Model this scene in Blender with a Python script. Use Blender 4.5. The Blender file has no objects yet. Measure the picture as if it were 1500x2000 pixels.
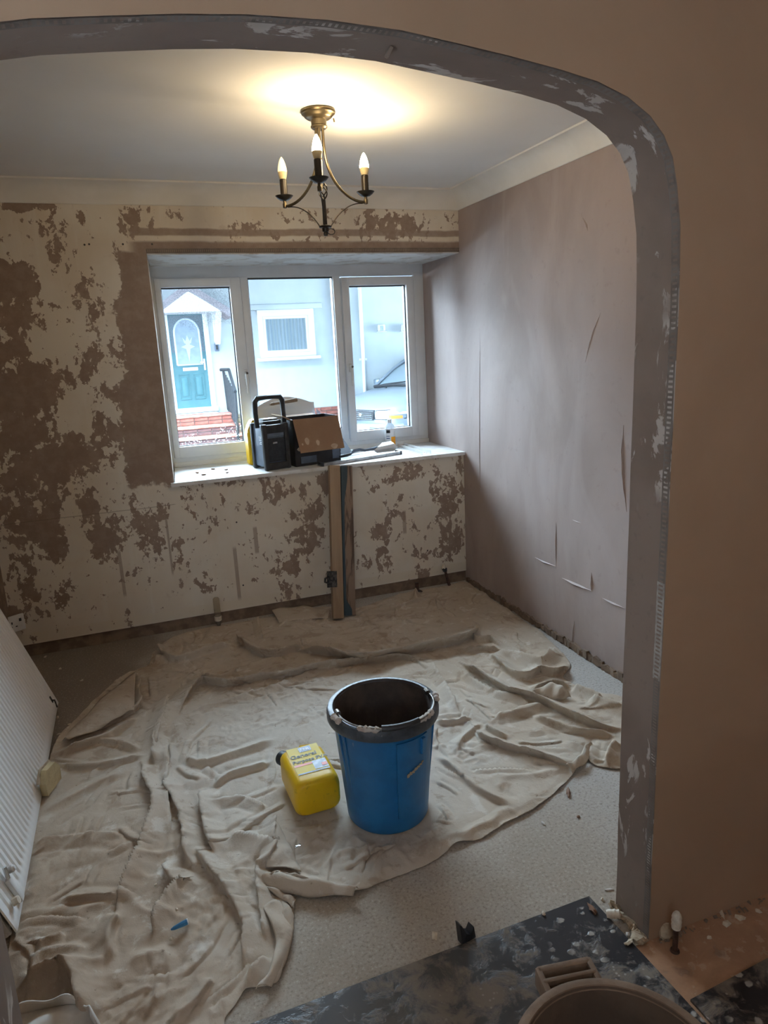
import bpy, bmesh, math, random
import numpy as np
from mathutils import Vector, Matrix, Euler
random.seed(7); rng = np.random.default_rng(11)
SC = bpy.context.scene; COL = SC.collection
# ------------------------------------------------------------------ camera
YAW, PITCH, ROLL, CAMH, FPX = 0.343052869, 0.235543622, -0.0500578861, 1.52764198, 1370.05683
def _axes():
    cy, sy, cp, sp, cr, sr = math.cos(YAW), math.sin(YAW), math.cos(PITCH), math.sin(PITCH), math.cos(ROLL), math.sin(ROLL)
    f0 = Vector((sy, cy, 0)); r0 = Vector((cy, -sy, 0)); u0 = Vector((0, 0, 1))
    f = f0*cp - u0*sp; u = u0*cp + f0*sp
    return r0*cr + u*sr, -r0*sr + u*cr, f
CR, CU, CF = _axes(); EYE = Vector((0, 0, CAMH))
cam = bpy.data.objects.new('camera', bpy.data.cameras.new('camera')); COL.objects.link(cam)
cam.data.sensor_fit = 'VERTICAL'; cam.data.sensor_height = 36; cam.data.lens = FPX/2000*36; cam.data.clip_start = .02
M = Matrix((CR, CU, -CF)).transposed().to_4x4(); M.translation = EYE; cam.matrix_world = M
SC.camera = cam
# survey: where a sight line to a measured point of the photograph meets a plane of the room
def on(ax, val, px, py):
    d = (px-750)/FPX*CR - (py-1000)/FPX*CU + CF
    return EYE + d*((val-EYE[ax])/d[ax])
def fl(px, py, z=0.0): return on(2, z, px, py)
# ------------------------------------------------------------------ sky, lights, exposure
W = bpy.data.worlds.new('overcast_sky'); SC.world = W; W.use_nodes = True
wb = W.node_tree.nodes['Background']; wb.inputs[0].default_value = (.64, .82, 1, 1); wb.inputs[1].default_value = 34.0
SC.view_settings.view_transform = 'Standard'; SC.view_settings.look = 'None'; SC.view_settings.gamma = 1
SC.view_settings.use_curve_mapping = False; SC.view_settings.exposure = 0.30
SC.cycles.use_denoising = True; SC.cycles.max_bounces = 10; SC.cycles.diffuse_bounces = 7; SC.cycles.transparent_max_bounces = 16
SC.cycles.caustics_reflective = False; SC.cycles.caustics_refractive = False; SC.cycles.sample_clamp_indirect = 8
def area(name, loc, rot, sx, sy, power, col, portal=False):
    l = bpy.data.lights.new(name, 'AREA'); l.shape = 'RECTANGLE'; l.size = sx; l.size_y = sy; l.energy = power; l.color = col
    l.cycles.is_portal = portal
    o = bpy.data.objects.new(name, l); o.location = loc; o.rotation_euler = rot; COL.objects.link(o); return o
BULB_EMIT = 275.0          # warm candle bulbs of the chandelier
HALL_LAMP = 3.3           # warm ceiling lamp of the room the photographer stands in
area('window_portal', (1.09, 4.56, 1.44), (math.radians(-90), 0, 0), 1.75, 1.2, 1, (1, 1, 1), True)
area('hall_fill_portal', (-.65, -2.05, 1.85), (math.radians(90), 0, 0), .4, .4, 1, (1, 1, 1), True)  # daylight fill through an opening added behind the camera
hl = bpy.data.lights.new('hall_ceiling_lamp', 'POINT'); hl.energy = HALL_LAMP; hl.color = (1, .64, .31); hl.shadow_soft_size = .12
ho = bpy.data.objects.new('hall_ceiling_lamp', hl); ho.location = (1.3, -.6, 2.15); COL.objects.link(ho)

# ------------------------------------------------------------------ node helper
class S:
    def __init__(s, g, sock): s.g, s.k = g, sock
    def _m(s, op, o=None, c=None):
        n = s.g.nt.nodes.new('ShaderNodeMath'); n.operation = op
        s.g.put(n.inputs[0], s)
        if o is not None: s.g.put(n.inputs[1], o)
        if c is not None: s.g.put(n.inputs[2], c)
        return S(s.g, n.outputs[0])
    def __add__(s, o): return s._m('ADD', o)
    def __sub__(s, o): return s._m('SUBTRACT', o)
    def __mul__(s, o): return s._m('MULTIPLY', o)
    def __truediv__(s, o): return s._m('DIVIDE', o)
    def mx(s, o): return s._m('MAXIMUM', o)
    def mn(s, o): return s._m('MINIMUM', o)
    def ab(s): return s._m('ABSOLUTE')
    def gt(s, o): return s._m('GREATER_THAN', o)
    def sm(s, a, b, lo=0, hi=1):
        n = s.g.nt.nodes.new('ShaderNodeMapRange'); n.interpolation_type = 'SMOOTHSTEP'
        s.g.put(n.inputs[0], s)
        for i, v in enumerate((a, b, lo, hi)): n.inputs[1+i].default_value = v
        return S(s.g, n.outputs[0])
class G:
    def __init__(s, name):
        s.m = bpy.data.materials.new(name); s.m.use_nodes = True; s.nt = s.m.node_tree; s.b = s.nt.nodes['Principled BSDF']
        s.tc = s.nt.nodes.new('ShaderNodeTexCoord')
    def put(s, inp, v):
        if isinstance(v, S): s.nt.links.new(v.k, inp)
        elif isinstance(v, (tuple, list)): inp.default_value = tuple(v) + ((1,) if len(v) == 3 and len(inp.default_value) == 4 else ())
        else: inp.default_value = v
    def co(s, kind='Object'): return S(s, s.tc.outputs[kind])
    def vec(s, scale=(1, 1, 1), loc=(0, 0, 0), kind='Object', src=None):
        n = s.nt.nodes.new('ShaderNodeMapping'); s.put(n.inputs[0], src or s.co(kind)); n.inputs[3].default_value = scale; n.inputs[1].default_value = loc
        return S(s, n.outputs[0])
    def xyz(s, src=None):
        n = s.nt.nodes.new('ShaderNodeSeparateXYZ'); s.put(n.inputs[0], src or s.co()); return [S(s, o) for o in n.outputs]
    def noise(s, scale, detail=4, rough=.55, dist=0, v=None):
        n = s.nt.nodes.new('ShaderNodeTexNoise'); s.put(n.inputs['Vector'], v or s.co())
        n.inputs['Scale'].default_value = scale; n.inputs['Detail'].default_value = detail; n.inputs['Roughness'].default_value = rough; n.inputs['Distortion'].default_value = dist
        return S(s, n.outputs[0])
    def voro(s, scale, v=None, feature='F1', rnd=1):
        n = s.nt.nodes.new('ShaderNodeTexVoronoi'); n.feature = feature; s.put(n.inputs['Vector'], v or s.co()); n.inputs['Scale'].default_value = scale
        n.inputs['Randomness'].default_value = rnd
        return S(s, n.outputs[0])
    def wave(s, scale, dist=2, v=None, detail=2):
        n = s.nt.nodes.new('ShaderNodeTexWave'); s.put(n.inputs['Vector'], v or s.co()); n.inputs['Scale'].default_value = scale; n.inputs['Distortion'].default_value = dist; n.inputs['Detail'].default_value = detail
        return S(s, n.outputs[1])
    def mix(s, f, a, b):
        n = s.nt.nodes.new('ShaderNodeMix'); n.data_type = 'RGBA'; s.put(n.inputs[0], f); s.put(n.inputs[6], a); s.put(n.inputs[7], b); return S(s, n.outputs[2])
    def bump(s, h, strength=.3, dist=.01):
        n = s.nt.nodes.new('ShaderNodeBump'); n.inputs['Strength'].default_value = strength; n.inputs['Distance'].default_value = dist
        s.put(n.inputs['Height'], h); s.nt.links.new(n.outputs[0], s.b.inputs['Normal'])
    def out(s, color=None, rough=None, metal=None, spec=None):
        if color is not None: s.put(s.b.inputs['Base Color'], color)
        if rough is not None: s.put(s.b.inputs['Roughness'], rough)
        if metal is not None: s.put(s.b.inputs['Metallic'], metal)
        if spec is not None: s.put(s.b.inputs['Specular IOR Level'], spec)
        return s.m
def simple(name, c, c2=None, rough=.6, metal=0, sc=8, bump=0, bs=80, lo=.4, hi=.65, spec=None, detail=5):
    g = G(name)
    col = g.mix(g.noise(sc, detail).sm(lo, hi), c, c2) if c2 else c
    if bump: g.bump(g.noise(bs, 3), bump, .004)
    return g.out(col, rough, metal, spec)
# ------------------------------------------------------------------ materials
def m_back_wall():
    g = G('stripped_painted_plaster'); x, y, z = g.xyz()
    def blob(px, py, rx, ry, s, acc):
        p = on(1, 3.911, px, py); k = p.y/1370*1.05
        d = ((x-p.x)/(rx*k)); e = ((z-p.z)/(ry*k))
        v = (d*d + e*e).sm(0, 1, s, 0)
        return v if acc is None else acc + v
    acc = None
    for b in [(12, 590, 45, 110, .32), (10, 740, 60, 70, .26), (95, 745, 60, 45, .30), (50, 820, 80, 55, .32), (190, 600, 18, 60, .22), (50, 545, 30, 35, .25), (40, 900, 70, 60, .2), (110, 900, 60, 70, .22),
              (45, 540, 40, 40, .2), (180, 690, 40, 50, .16), (150, 880, 60, 40, .22), (215, 800, 50, 60, .22), (220, 880, 40, 60, .2), (100, 1030, 45, 80, .27), (30, 1000, 40, 60, .2),
              (40, 1110, 30, 60, .2), (195, 1040, 40, 60, .14), (250, 1030, 60, 60, .2), (160, 980, 60, 30, .12), (280, 1000, 50, 50, .15), (400, 1135, 20, 30, .25), (330, 1060, 30, 30, .1),
              (560, 950, 75, 28, .22), (590, 1055, 55, 40, .24), (500, 985, 50, 25, .18), (560, 1110, 50, 18, .2), (620, 1020, 30, 60, .2), (570, 1010, 70, 14, .12), (630, 960, 20, 40, .18),
              (870, 960, 60, 60, .17), (885, 1030, 35, 75, .27), (800, 990, 40, 40, .1), (745, 1040, 30, 60, .22), (750, 1090, 25, 30, .22), (720, 960, 40, 22, .16), (840, 1080, 60, 20, .2), (710, 1100, 25, 25, .2), (800, 930, 60, 25, .16),
              (25, 402, 75, 12, .4), (255, 440, 30, 25, .24), (60, 1180, 90, 40, .2), (480, 440, 60, 16, .22), (760, 440, 70, 30, .22), (870, 430, 40, 30, .2), (600, 425, 60, 18, .16), (350, 1100, 30, 50, .1)]:
        acc = blob(*b, acc)
    # bands left by the reveal and lintel repairs (plain plaster skim)
    wob = g.noise(5, 5, .6)
    w2 = g.noise(26, 4, .65)
    jam = (x + wob*.20 + w2*.07 + (z-1.4)*-.06).sm(.135, .145)*(x + wob*.02).sm(.205, .225, 1, 0)*(z - wob*.10 - w2*.12).sm(.72, .75)*(z + wob*.05).sm(2.05, 2.07, 1, 0)
    lin = (z + wob*.02).sm(2.085, 2.10, 1, 0)*(z).sm(2.02, 2.03)*x.sm(.1, .16)
    lin2 = (z + wob*.02).sm(2.115, 2.125)*(z + wob*.03).sm(2.155, 2.165, 1, 0)*(x + wob*.3).sm(.25, .3)*.9
    strip = None
    for (px, py, w, hh) in [(500, 1055, 8, 30), (463, 1120, 7, 60), (790, 1020, 8, 28), (238, 1120, 6, 50), (330, 1060, 4, 70)]:
        p = on(1, 3.911, px, py); k = p.y/1370
        v = (x - p.x).ab().sm(w*k*.4, w*k*.6, 1, 0)*(z - p.z).ab().sm(hh*k*.8, hh*k, 1, 0)*.7
        strip = v if strip is None else strip + v
    v = g.vec((1, 1, .72))
    n1 = g.noise(7.5, 7, .62, .5, v); n2 = g.noise(30, 5, .65, .3, v)
    s = acc*.60 + (n1*.84) + (n2*.66)
    patch = s.sm(.838, .850)
    mask = patch.mx(jam).mx(lin).mx(lin2).mx(strip)
    tone = g.noise(3, 4); tone2 = g.noise(18, 5, .7)
    streak = g.noise(4, 4, .6, .4, g.vec((5, 1, .5)))
    cream = g.mix(tone.sm(.35, .65), (.79, .74, .655), (.72, .645, .545))
    cream = g.mix(streak.sm(.5, .72)*.45, cream, (.80, .76, .69))
    cream = g.mix(tone2.sm(.60, .75)*.35, cream, (.46, .37, .29))
    brown = g.mix(tone2.sm(.35, .7), (.30, .22, .175), (.37, .285, .23))
    low = z.sm(.07, .085)*z.sm(.125, .135, 1, 0)
    cream = g.mix(low*.6, cream, (.74, .67, .55))
    crack = (z - .735 + wob*.012).ab().sm(.001, .0035, 1, 0)*(x).sm(.18, .2, 1, 0)
    col = g.mix(mask, cream, brown)
    col = g.mix(crack*.5, col, (.2, .15, .11))
    g.bump(mask*-.5 + streak*.25 + g.noise(60, 3)*.15, .35, .004)
    return g.out(col, .85)
def m_right_wall():
    g = G('fresh_pink_plaster'); x, y, z = g.xyz()
    a = g.noise(1.6, 5, .55, 1.0, g.vec((1, 1, .6))); b = g.noise(2.6, 4, .5, 1.2, g.vec((1, 1.2, .5), (3, 1, 2)))
    col = g.mix(a.sm(.35, .65), (.355, .280, .250), (.425, .345, .315))
    col = g.mix(b.sm(.5, .7)*.6, col, (.44, .365, .34))
    col = g.mix(g.noise(26, 4).sm(.6, .75)*.25, col, (.29, .22, .19))
    g.bump(b*.9 + a*.6 + g.noise(2.2, 2, .4, 2.0, g.vec((1, 1.8, .6)))*.4, .4, .012)
    return g.out(col, .62, 0, .35)
def m_hall_wall():
    g = G('brown_hall_plaster'); a = g.noise(1.3, 5, .6, .8); b = g.noise(30, 4)
    col = g.mix(a.sm(.3, .7), (.335, .215, .132), (.39, .255, .162)); col = g.mix(b.sm(.62, .8)*.2, col, (.3, .2, .14))
    g.bump(a + g.noise(6, 4, .5, 1)*.3, .25, .006); return g.out(col, .75)
def m_reveal():
    g = G('arch_reveal_plaster'); v = g.vec((1, 2.2, 1))
    n1 = g.noise(6, 6, .6, .8, v); n2 = g.noise(2.3, 4)
    col = g.mix(n2.sm(.4, .62), (.245, .183, .145), (.19, .136, .105))
    m = n1.sm(.555, .59)*n2.sm(.42, .52)
    col = g.mix(m, col, (.50, .44, .39)); col = g.mix(g.noise(40, 4).sm(.58, .7)*.35, col, (.18, .13, .11))
    g.bump(m*.6 + n1*.4, .5, .005); return g.out(col, .75)
def m_floor():
    g = G('grey_hardboard_floor'); x, y, z = g.xyz()
    a = g.noise(2.2, 5, .6); f = g.noise(110, 4, .75); b = g.noise(30, 5, .7)
    col = g.mix(a.sm(.35, .65), (.335, .275, .215), (.40, .345, .285))
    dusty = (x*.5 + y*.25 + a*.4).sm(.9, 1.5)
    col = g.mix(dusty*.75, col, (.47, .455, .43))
    dark_left = (x + a*.5).sm(.35, .05)*(y + a*.3).sm(2.5, 3.0)  # darker towards the back left
    col = g.mix(dark_left*.7, col, (.17, .13, .10))
    col = g.mix(f.sm(.53, .62)*.7, col, (.21, .175, .14)); col = g.mix(f.sm(.36, .44, 1, 0)*.45, col, (.58, .53, .46))
    col = g.mix(b.sm(.62, .75)*.35, col, (.22, .17, .13))
    g.bump(f*.6 + b*.4, .5, .004); return g.out(col, .9)
def m_hall_floor():
    g = G('terracotta_dusty_floor'); a = g.noise(7, 6, .65, .5); b = g.noise(28, 5, .6)
    col = g.mix(a.sm(.35, .65), (.42, .235, .13), (.33, .18, .10)); col = g.mix(b.sm(.56, .64)*.5, col, (.50, .37, .26)); col = g.mix(g.noise(14, 4).sm(.6, .7)*.6, col, (.16, .09, .06))
    g.bump(a + b*.4, .5, .006); return g.out(col, .85)
def m_board():
    g = G('plaster_splashed_black_sheet'); v = g.vec((1, 1, 1))
    x, y, z = g.xyz(); a = g.noise(5, 6, .65, .6); s1 = g.voro(22, g.vec((1, 1.3, 1))) + g.noise(60, 4, .6)*.35 - .17; s2 = g.voro(60); s3 = g.noise(16, 6, .7, .6)
    big = g.noise(2.6, 3)
    dust = (s3*.6 + a*.5 + big*.25).sm(.64, .78)
    spots = s1.sm(.20, .30, 1, 0)*x.sm(.75, .95)*g.noise(9, 3).sm(.45, .55); fine = s2.sm(.14, .22, 1, 0)*a.sm(.55, .62)*.6
    col = g.mix(dust*.85, (.022, .021, .024), (.21, .165, .125)); col = g.mix(spots.mx(fine)*.85, col, (.40, .37, .33))
    g.bump(dust + spots, .4, .003); return g.out(col, dust.sm(0, 1, .32, .8), 0, .5)
def m_cloth():
    g = G('stained_cotton_dust_sheet'); x, y, z = g.xyz()
    a = g.noise(2.4, 5, .6, .5); b = g.noise(9, 6, .65, .4); w = g.noise(420, 2)
    col = g.mix(a.sm(.35, .65), (.475, .395, .31), (.54, .47, .385))
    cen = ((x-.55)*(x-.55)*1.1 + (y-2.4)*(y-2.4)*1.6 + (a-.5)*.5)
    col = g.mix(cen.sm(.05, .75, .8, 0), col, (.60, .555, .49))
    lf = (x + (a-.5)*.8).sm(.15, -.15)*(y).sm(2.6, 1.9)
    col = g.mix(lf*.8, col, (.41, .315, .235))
    col = g.mix(b.sm(.55, .66)*.6, col, (.34, .25, .18)); col = g.mix(b.sm(.34, .44, 1, 0)*.55, col, (.68, .64, .57)); col = g.mix(g.noise(4.5, 6, .7, .8).sm(.56, .66)*.45, col, (.33, .24, .17))
    col = g.mix(g.noise(34, 4, .6).sm(.68, .73)*.6, col, (.19, .14, .10))
    g.bump(g.noise(16, 6, .6, .4)*.9 + g.noise(60, 4)*.25 + w*.12, .5, .008)
    return g.out(col, .95, 0, .1)
def m_wood(name, c1, c2, s=9):
    g = G(name); n = g.noise(s, 5, .6, .5, g.vec((1, 1, .12))); w = g.noise(60, 4, .6, .3, g.vec((1, 1, .05)))
    col = g.mix(n.sm(.4, .62), c1, c2); col = g.mix(w.sm(.5, .7)*.4, col, tuple(q*.6 for q in c1)); g.bump(w, .3, .002); return g.out(col, .75)
def m_board_paint():
    g = G('worn_brown_board'); x, y, z = g.xyz(); n = g.noise(6, 5, .6, .6, g.vec((1, 1, .35))); w = g.noise(14, 4, .6, 1, g.vec((2, 1, .25)))
    col = g.mix(w.sm(.45, .55), (.10, .062, .042), (.25, .175, .125)); 
    blue = (x*38 + n*1.0 + z.sm(.66, .8)*-.9 + z.sm(.10, .03)*-1.2).sm(.98, 1.06, 1, 0)
    col = g.mix(blue, col, (.035, .065, .085)); return g.out(col, .6)
def m_glass():
    g = G('window_glass'); nt = g.nt
    tr = nt.nodes.new('ShaderNodeBsdfTransparent'); tr.inputs[0].default_value = (.97, .985, .985, 1); gl = nt.nodes.new('ShaderNodeBsdfGlossy'); gl.inputs['Roughness'].default_value = .02
    mx = nt.nodes.new('ShaderNodeMixShader'); fr = nt.nodes.new('ShaderNodeFresnel'); fr.inputs[0].default_value = 1.3
    nt.links.new(fr.outputs[0], mx.inputs[0]); nt.links.new(tr.outputs[0], mx.inputs[1]); nt.links.new(gl.outputs[0], mx.inputs[2])
    nt.links.new(mx.outputs[0], nt.nodes['Material Output'].inputs[0]); return g.m
def m_wet_glass():
    m = m_glass(); m.name = 'rain_spotted_glass'; nt = m.node_tree; o = nt.nodes['Material Output']; base = o.inputs[0].links[0].from_socket
    g = G.__new__(G); g.m = m; g.nt = nt; g.tc = nt.nodes.new('ShaderNodeTexCoord'); x, y, z = g.xyz()
    d = g.voro(75).sm(.16, .22, 1, 0)*g.noise(9, 3).sm(.45, .55)*(z).sm(1.12, 1.0)
    mist = g.noise(230, 3, .7).sm(.5, .6)*(z + g.noise(6, 3)*.18).sm(1.76, 1.80)*(x).sm(.30, .40)*.28
    df = nt.nodes.new('ShaderNodeBsdfTranslucent'); df.inputs[0].default_value = (.85, .9, .95, 1)
    dk = nt.nodes.new('ShaderNodeBsdfDiffuse'); dk.inputs[0].default_value = (.35, .4, .46, 1)
    a = nt.nodes.new('ShaderNodeMixShader'); b = nt.nodes.new('ShaderNodeMixShader')
    g.put(a.inputs[0], d*.8); nt.links.new(base, a.inputs[1]); nt.links.new(df.outputs[0], a.inputs[2])
    g.put(b.inputs[0], mist); nt.links.new(a.outputs[0], b.inputs[1]); nt.links.new(dk.outputs[0], b.inputs[2]); nt.links.new(b.outputs[0], o.inputs[0]); return m
def m_clear(name, tint, fac, col):
    g = G(name); nt = g.nt; tr = nt.nodes.new('ShaderNodeBsdfTransparent'); tr.inputs[0].default_value = tint+(1,)
    mx = nt.nodes.new('ShaderNodeMixShader'); mx.inputs[0].default_value = fac; g.out(col, .2)
    nt.links.new(tr.outputs[0], mx.inputs[1]); nt.links.new(g.b.outputs[0], mx.inputs[2]); nt.links.new(mx.outputs[0], nt.nodes['Material Output'].inputs[0]); return g.m
def m_emit(name, col, strength, base=(.9, .85, .7)):
    g = G(name); g.b.inputs['Emission Color'].default_value = col+(1,); g.b.inputs['Emission Strength'].default_value = strength; return g.out(base, .4)
MT = {}
def mats():
    MT.update(back=m_back_wall(), right=m_right_wall(), hall=m_hall_wall(), reveal=m_reveal(), floor=m_floor(), hfloor=m_hall_floor(), board=m_board(), cloth=m_cloth(), glass=m_glass(), wet=m_wet_glass())
    MT['plinth'] = simple('bare_brown_plaster_strip', (.17, .115, .08), (.26, .185, .13), .9, sc=14, bump=.5, bs=40)
    MT['ceil'] = simple('matt_white_ceiling', (.85, .85, .845), (.82, .82, .81), .9, sc=2)
    MT['coving'] = simple('white_plaster_coving', (.82, .81, .785), (.77, .76, .73), .8, sc=5)
    MT['upvc'] = simple('white_window_plastic', (.80, .82, .84), (.76, .78, .80), .35, sc=6)
    MT['sill'] = simple('dusty_white_sill', (.80, .80, .80), (.66, .65, .63), .5, sc=12, lo=.5, hi=.7)
    MT['soffit'] = simple('smeared_white_soffit', (.66, .66, .65), (.50, .46, .42), .7, sc=10, lo=.5, hi=.62)
    MT['seal'] = simple('dark_rubber_seal', (.05, .055, .06), rough=.6)
    MT['cream'] = MT['coving']
    MT['white'] = simple('white_plastic', (.78, .78, .77), (.7, .7, .68), .4, sc=10)
    MT['rad'] = simple('white_enamel', (.87, .87, .86), (.84, .84, .82), .35, sc=5)
    MT['radgrime'] = simple('grimy_white_end', (.62, .60, .56), (.5, .47, .42), .5, sc=12)
    MT['blue'] = None
    g = G('scuffed_blue_plastic'); n = g.noise(14, 5, .6); s = g.noise(40, 5, .7, .4, g.vec((1, 1, .3))); sc = g.voro(30, g.vec((1, 1, .35))).sm(.07, .11, 1, 0)*g.noise(5, 2).sm(.52, .6)
    c = g.mix(n.sm(.4, .65), (.012, .135, .34), (.016, .165, .40)); c = g.mix(s.sm(.66, .76)*.5, c, (.10, .16, .22)); c = g.mix(sc*.55, c, (.45, .43, .40)); MT['blue'] = g.out(c, .38)
    MT['rim'] = simple('grimy_grey_blue_rim', (.060, .072, .09), (.025, .028, .034), .38, sc=16, bump=.3)
    MT['inside'] = simple('dirty_bucket_inside', (.045, .03, .024), (.085, .06, .045), .75, sc=9, bump=.4)
    MT['dry'] = simple('dried_plaster_crust', (.62, .58, .54), (.45, .39, .35), .9, sc=30, bump=.8, bs=60)
    MT['steel'] = simple('dull_wire', (.25, .23, .21), (.12, .1, .08), .45, .8, sc=30)
    MT['blackpl'] = simple('black_plastic', (.018, .019, .022), (.035, .036, .04), .5, sc=20)
    MT['greypl'] = simple('blue_grey_plastic', (.15, .19, .26), (.11, .14, .19), .5, sc=15)
    MT['darkgrille'] = simple('dark_speaker_mesh', (.012, .016, .024), (.025, .03, .04), .5, sc=60)
    MT['yellow'] = simple('yellow_plastic', (.80, .50, .012), (.70, .42, .010), .38, sc=5)
    g = G('grubby_yellow_plastic'); n = g.noise(6, 4); x, y, z = g.xyz(); d = g.noise(38, 5, .7).sm(.58, .66)*(y).sm(.03, .0)
    c = g.mix(n.sm(.4, .65), (.84, .54, .010), (.76, .46, .008)); c = g.mix(d*.45, c, (.25, .15, .03)); MT['jug'] = g.out(c, .36)
    MT['label'] = simple('yellow_paper_label', (.82, .60, .05), (.80, .62, .12), .6, sc=20)
    MT['ink'] = simple('black_ink', (.02, .02, .022), rough=.5); MT['navy'] = simple('navy_print', (.02, .035, .14), (.10, .16, .35), .4, sc=40); MT['red'] = simple('red_print', (.72, .13, .08), rough=.45)
    MT['pic'] = simple('grey_blue_print', (.12, .16, .25), (.42, .46, .55), .4, sc=45); MT['whiteink'] = simple('white_ink', (.85, .86, .88), rough=.45)
    MT['wood'] = m_wood('pale_sawn_timber', (.40, .285, .19), (.30, .205, .13)); MT['boardp'] = m_board_paint()
    MT['woodd'] = m_wood('old_wooden_handle', (.33, .25, .17), (.25, .18, .12))
    MT['lath'] = simple('black_metal_hinge', (.02, .02, .022), (.11, .10, .09), .5, .4, sc=70, bump=.5)
    MT['bronze'] = simple('antique_bronze', (.15, .12, .075), (.10, .078, .048), .36, .85, sc=18)
    MT['iron'] = simple('black_brown_lamp_metal', (.035, .03, .026), (.055, .045, .035), .36, .6, sc=20)
    MT['candle'] = simple('brown_candle_tube', (.035, .026, .019), (.024, .018, .013), .4, .2, sc=20)
    MT['bulb'] = m_emit('lit_bulb_glass', (1, .76, .44), BULB_EMIT); MT['bulb2'] = m_emit('dimly_lit_bulb_glass', (1, .70, .33), BULB_EMIT*.004)
    MT['bulbbase'] = simple('cream_bulb_base', (.80, .66, .38), rough=.45)
    MT['card'] = simple('brown_cardboard', (.30, .18, .11), (.34, .215, .135), .85, sc=7); MT['cardin'] = simple('torn_pale_card', (.55, .42, .31), (.46, .34, .24), .9, sc=40)
    MT['cardk'] = simple('black_printed_card', (.017, .016, .018), (.035, .032, .034), .5, sc=10)
    MT['alu'] = simple('scuffed_aluminium', (.48, .49, .50), (.32, .32, .33), .4, .7, sc=25)
    MT['galv'] = simple('galvanised_mesh', (.205, .17, .145), (.155, .12, .098), .7, .1, sc=30)
    MT['galvw'] = simple('white_plaster_filled_mesh', (.42, .39, .36), (.30, .27, .24), .8, sc=60)
    MT['orange'] = simple('orange_label', (.90, .36, .01), rough=.4); MT['paper'] = simple('white_paper', (.90, .91, .92), (.86, .87, .88), .8, sc=6)
    MT['copper'] = simple('dull_copper_pipe', (.10, .055, .04), (.05, .03, .024), .5, .5, sc=40)
    MT['tape'] = simple('white_thread_tape', (.72, .66, .56), (.60, .53, .43), .8, sc=60, bump=.6, bs=90)
    MT['mortar'] = simple('pale_plaster_lump', (.42, .335, .235), (.33, .24, .16), .95, sc=40, bump=1, bs=70)
    MT['chip'] = simple('cream_plaster_flake', (.62, .54, .42), (.5, .42, .32), .9, sc=50)
    MT['foam'] = simple('yellow_insulation_foam', (.60, .50, .30), (.52, .42, .25), .95, sc=30, bump=.6, bs=120)
    MT['bluebit'] = simple('blue_plastic_fragment', (.03, .16, .32), (.05, .22, .40), .4, sc=30)
    MT['brownbk'] = simple('mortar_caked_brown_bucket', (.15, .092, .055), (.21, .135, .085), .8, sc=12, bump=.6, bs=50)
    MT['brownin'] = simple('brown_bucket_inside', (.075, .044, .027), (.11, .068, .042), .8, sc=8, bump=.5, bs=30)
    MT['rubber'] = simple('dark_brown_strap', (.05, .03, .022), rough=.6)
    MT['sack'] = simple('grey_white_rubble_sack', (.66, .63, .58), (.52, .48, .42), .7, sc=9, bump=.5, bs=30)
    MT['leaf'] = simple('rusty_brown_offcut', (.22, .11, .06), (.15, .075, .04), .7, sc=20)
    # outdoors
    MT['render'] = simple('white_masonry_paint', (.50, .545, .56), (.47, .515, .53), .9, sc=3, bump=.2, bs=30)
    MT['trimw'] = simple('white_gloss_trim', (.72, .73, .74), rough=.4)
    MT['green'] = simple('teal_door_paint', (.055, .16, .185), (.065, .18, .205), .4, sc=6); MT['greend'] = simple('speckled_grey_teal_glass', (.05, .085, .11), (.20, .25, .29), .4, sc=120, lo=.45, hi=.6)
    MT['frost'] = simple('frosted_door_glass', (.24, .31, .38), (.28, .35, .42), .3, sc=10); MT['motif'] = simple('etched_motif', (.45, .52, .58), rough=.3)
    MT['net'] = None
    g = G('net_curtain'); w = g.wave(5, 3, g.vec((1, 0, .15))); MT['net'] = g.out(g.mix(w, (.42, .50, .58), (.58, .64, .70)), .8)
    MT['brick'] = simple('red_brick', (.30, .10, .075), (.38, .15, .11), .85, sc=9); MT['terrace'] = simple('dark_terrace_grey', (.10, .118, .125), (.085, .10, .105), .9, sc=9); MT['brickd'] = simple('dark_red_brick', (.13, .075, .075), (.18, .10, .09), .85, sc=9); MT['bricky'] = simple('buff_brick', (.42, .34, .22), (.36, .28, .18), .9, sc=12)
    MT['joint'] = simple('grey_mortar_joint', (.32, .30, .28), rough=.95); MT['tilered'] = simple('worn_red_step_tile', (.42, .15, .11), (.52, .28, .22), .6, sc=12)
    MT['street'] = simple('wet_grey_asphalt', (.075, .075, .078), (.055, .055, .058), .6, sc=3); MT['drive'] = simple('wet_concrete_drive', (.16, .16, .155), (.13, .13, .125), .8, sc=5)
    MT['roof'] = simple('grey_canopy_tiles', (.30, .26, .27), (.20, .18, .20), .8, sc=40)
    MT['silver'] = simple('silver_car_paint', (.26, .31, .36), (.28, .33, .38), .3, .35, sc=2); MT['carglass'] = simple('tinted_windscreen', (.20, .26, .30), rough=.08, spec=.8)
    MT['cardark'] = simple('black_car_trim', (.02, .022, .026), rough=.5); MT['lamp'] = simple('clear_headlamp', (.62, .66, .68), (.8, .82, .84), .12, .3, sc=20); MT['amber'] = simple('amber_indicator', (.85, .28, .06), rough=.2); MT['chrome'] = simple('bright_chrome', (.65, .68, .7), rough=.2, metal=.9)
    MT['tyre'] = simple('tyre_rubber', (.02, .02, .02), rough=.8); MT['polycarb'] = m_clear('clear_plastic_sheet', (.86, .92, .97), .35, (.62, .70, .78)); MT['petclear'] = m_clear('clear_bottle_plastic', (.95, .96, .96), .45, (.8, .8, .8))
mats()
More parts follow.
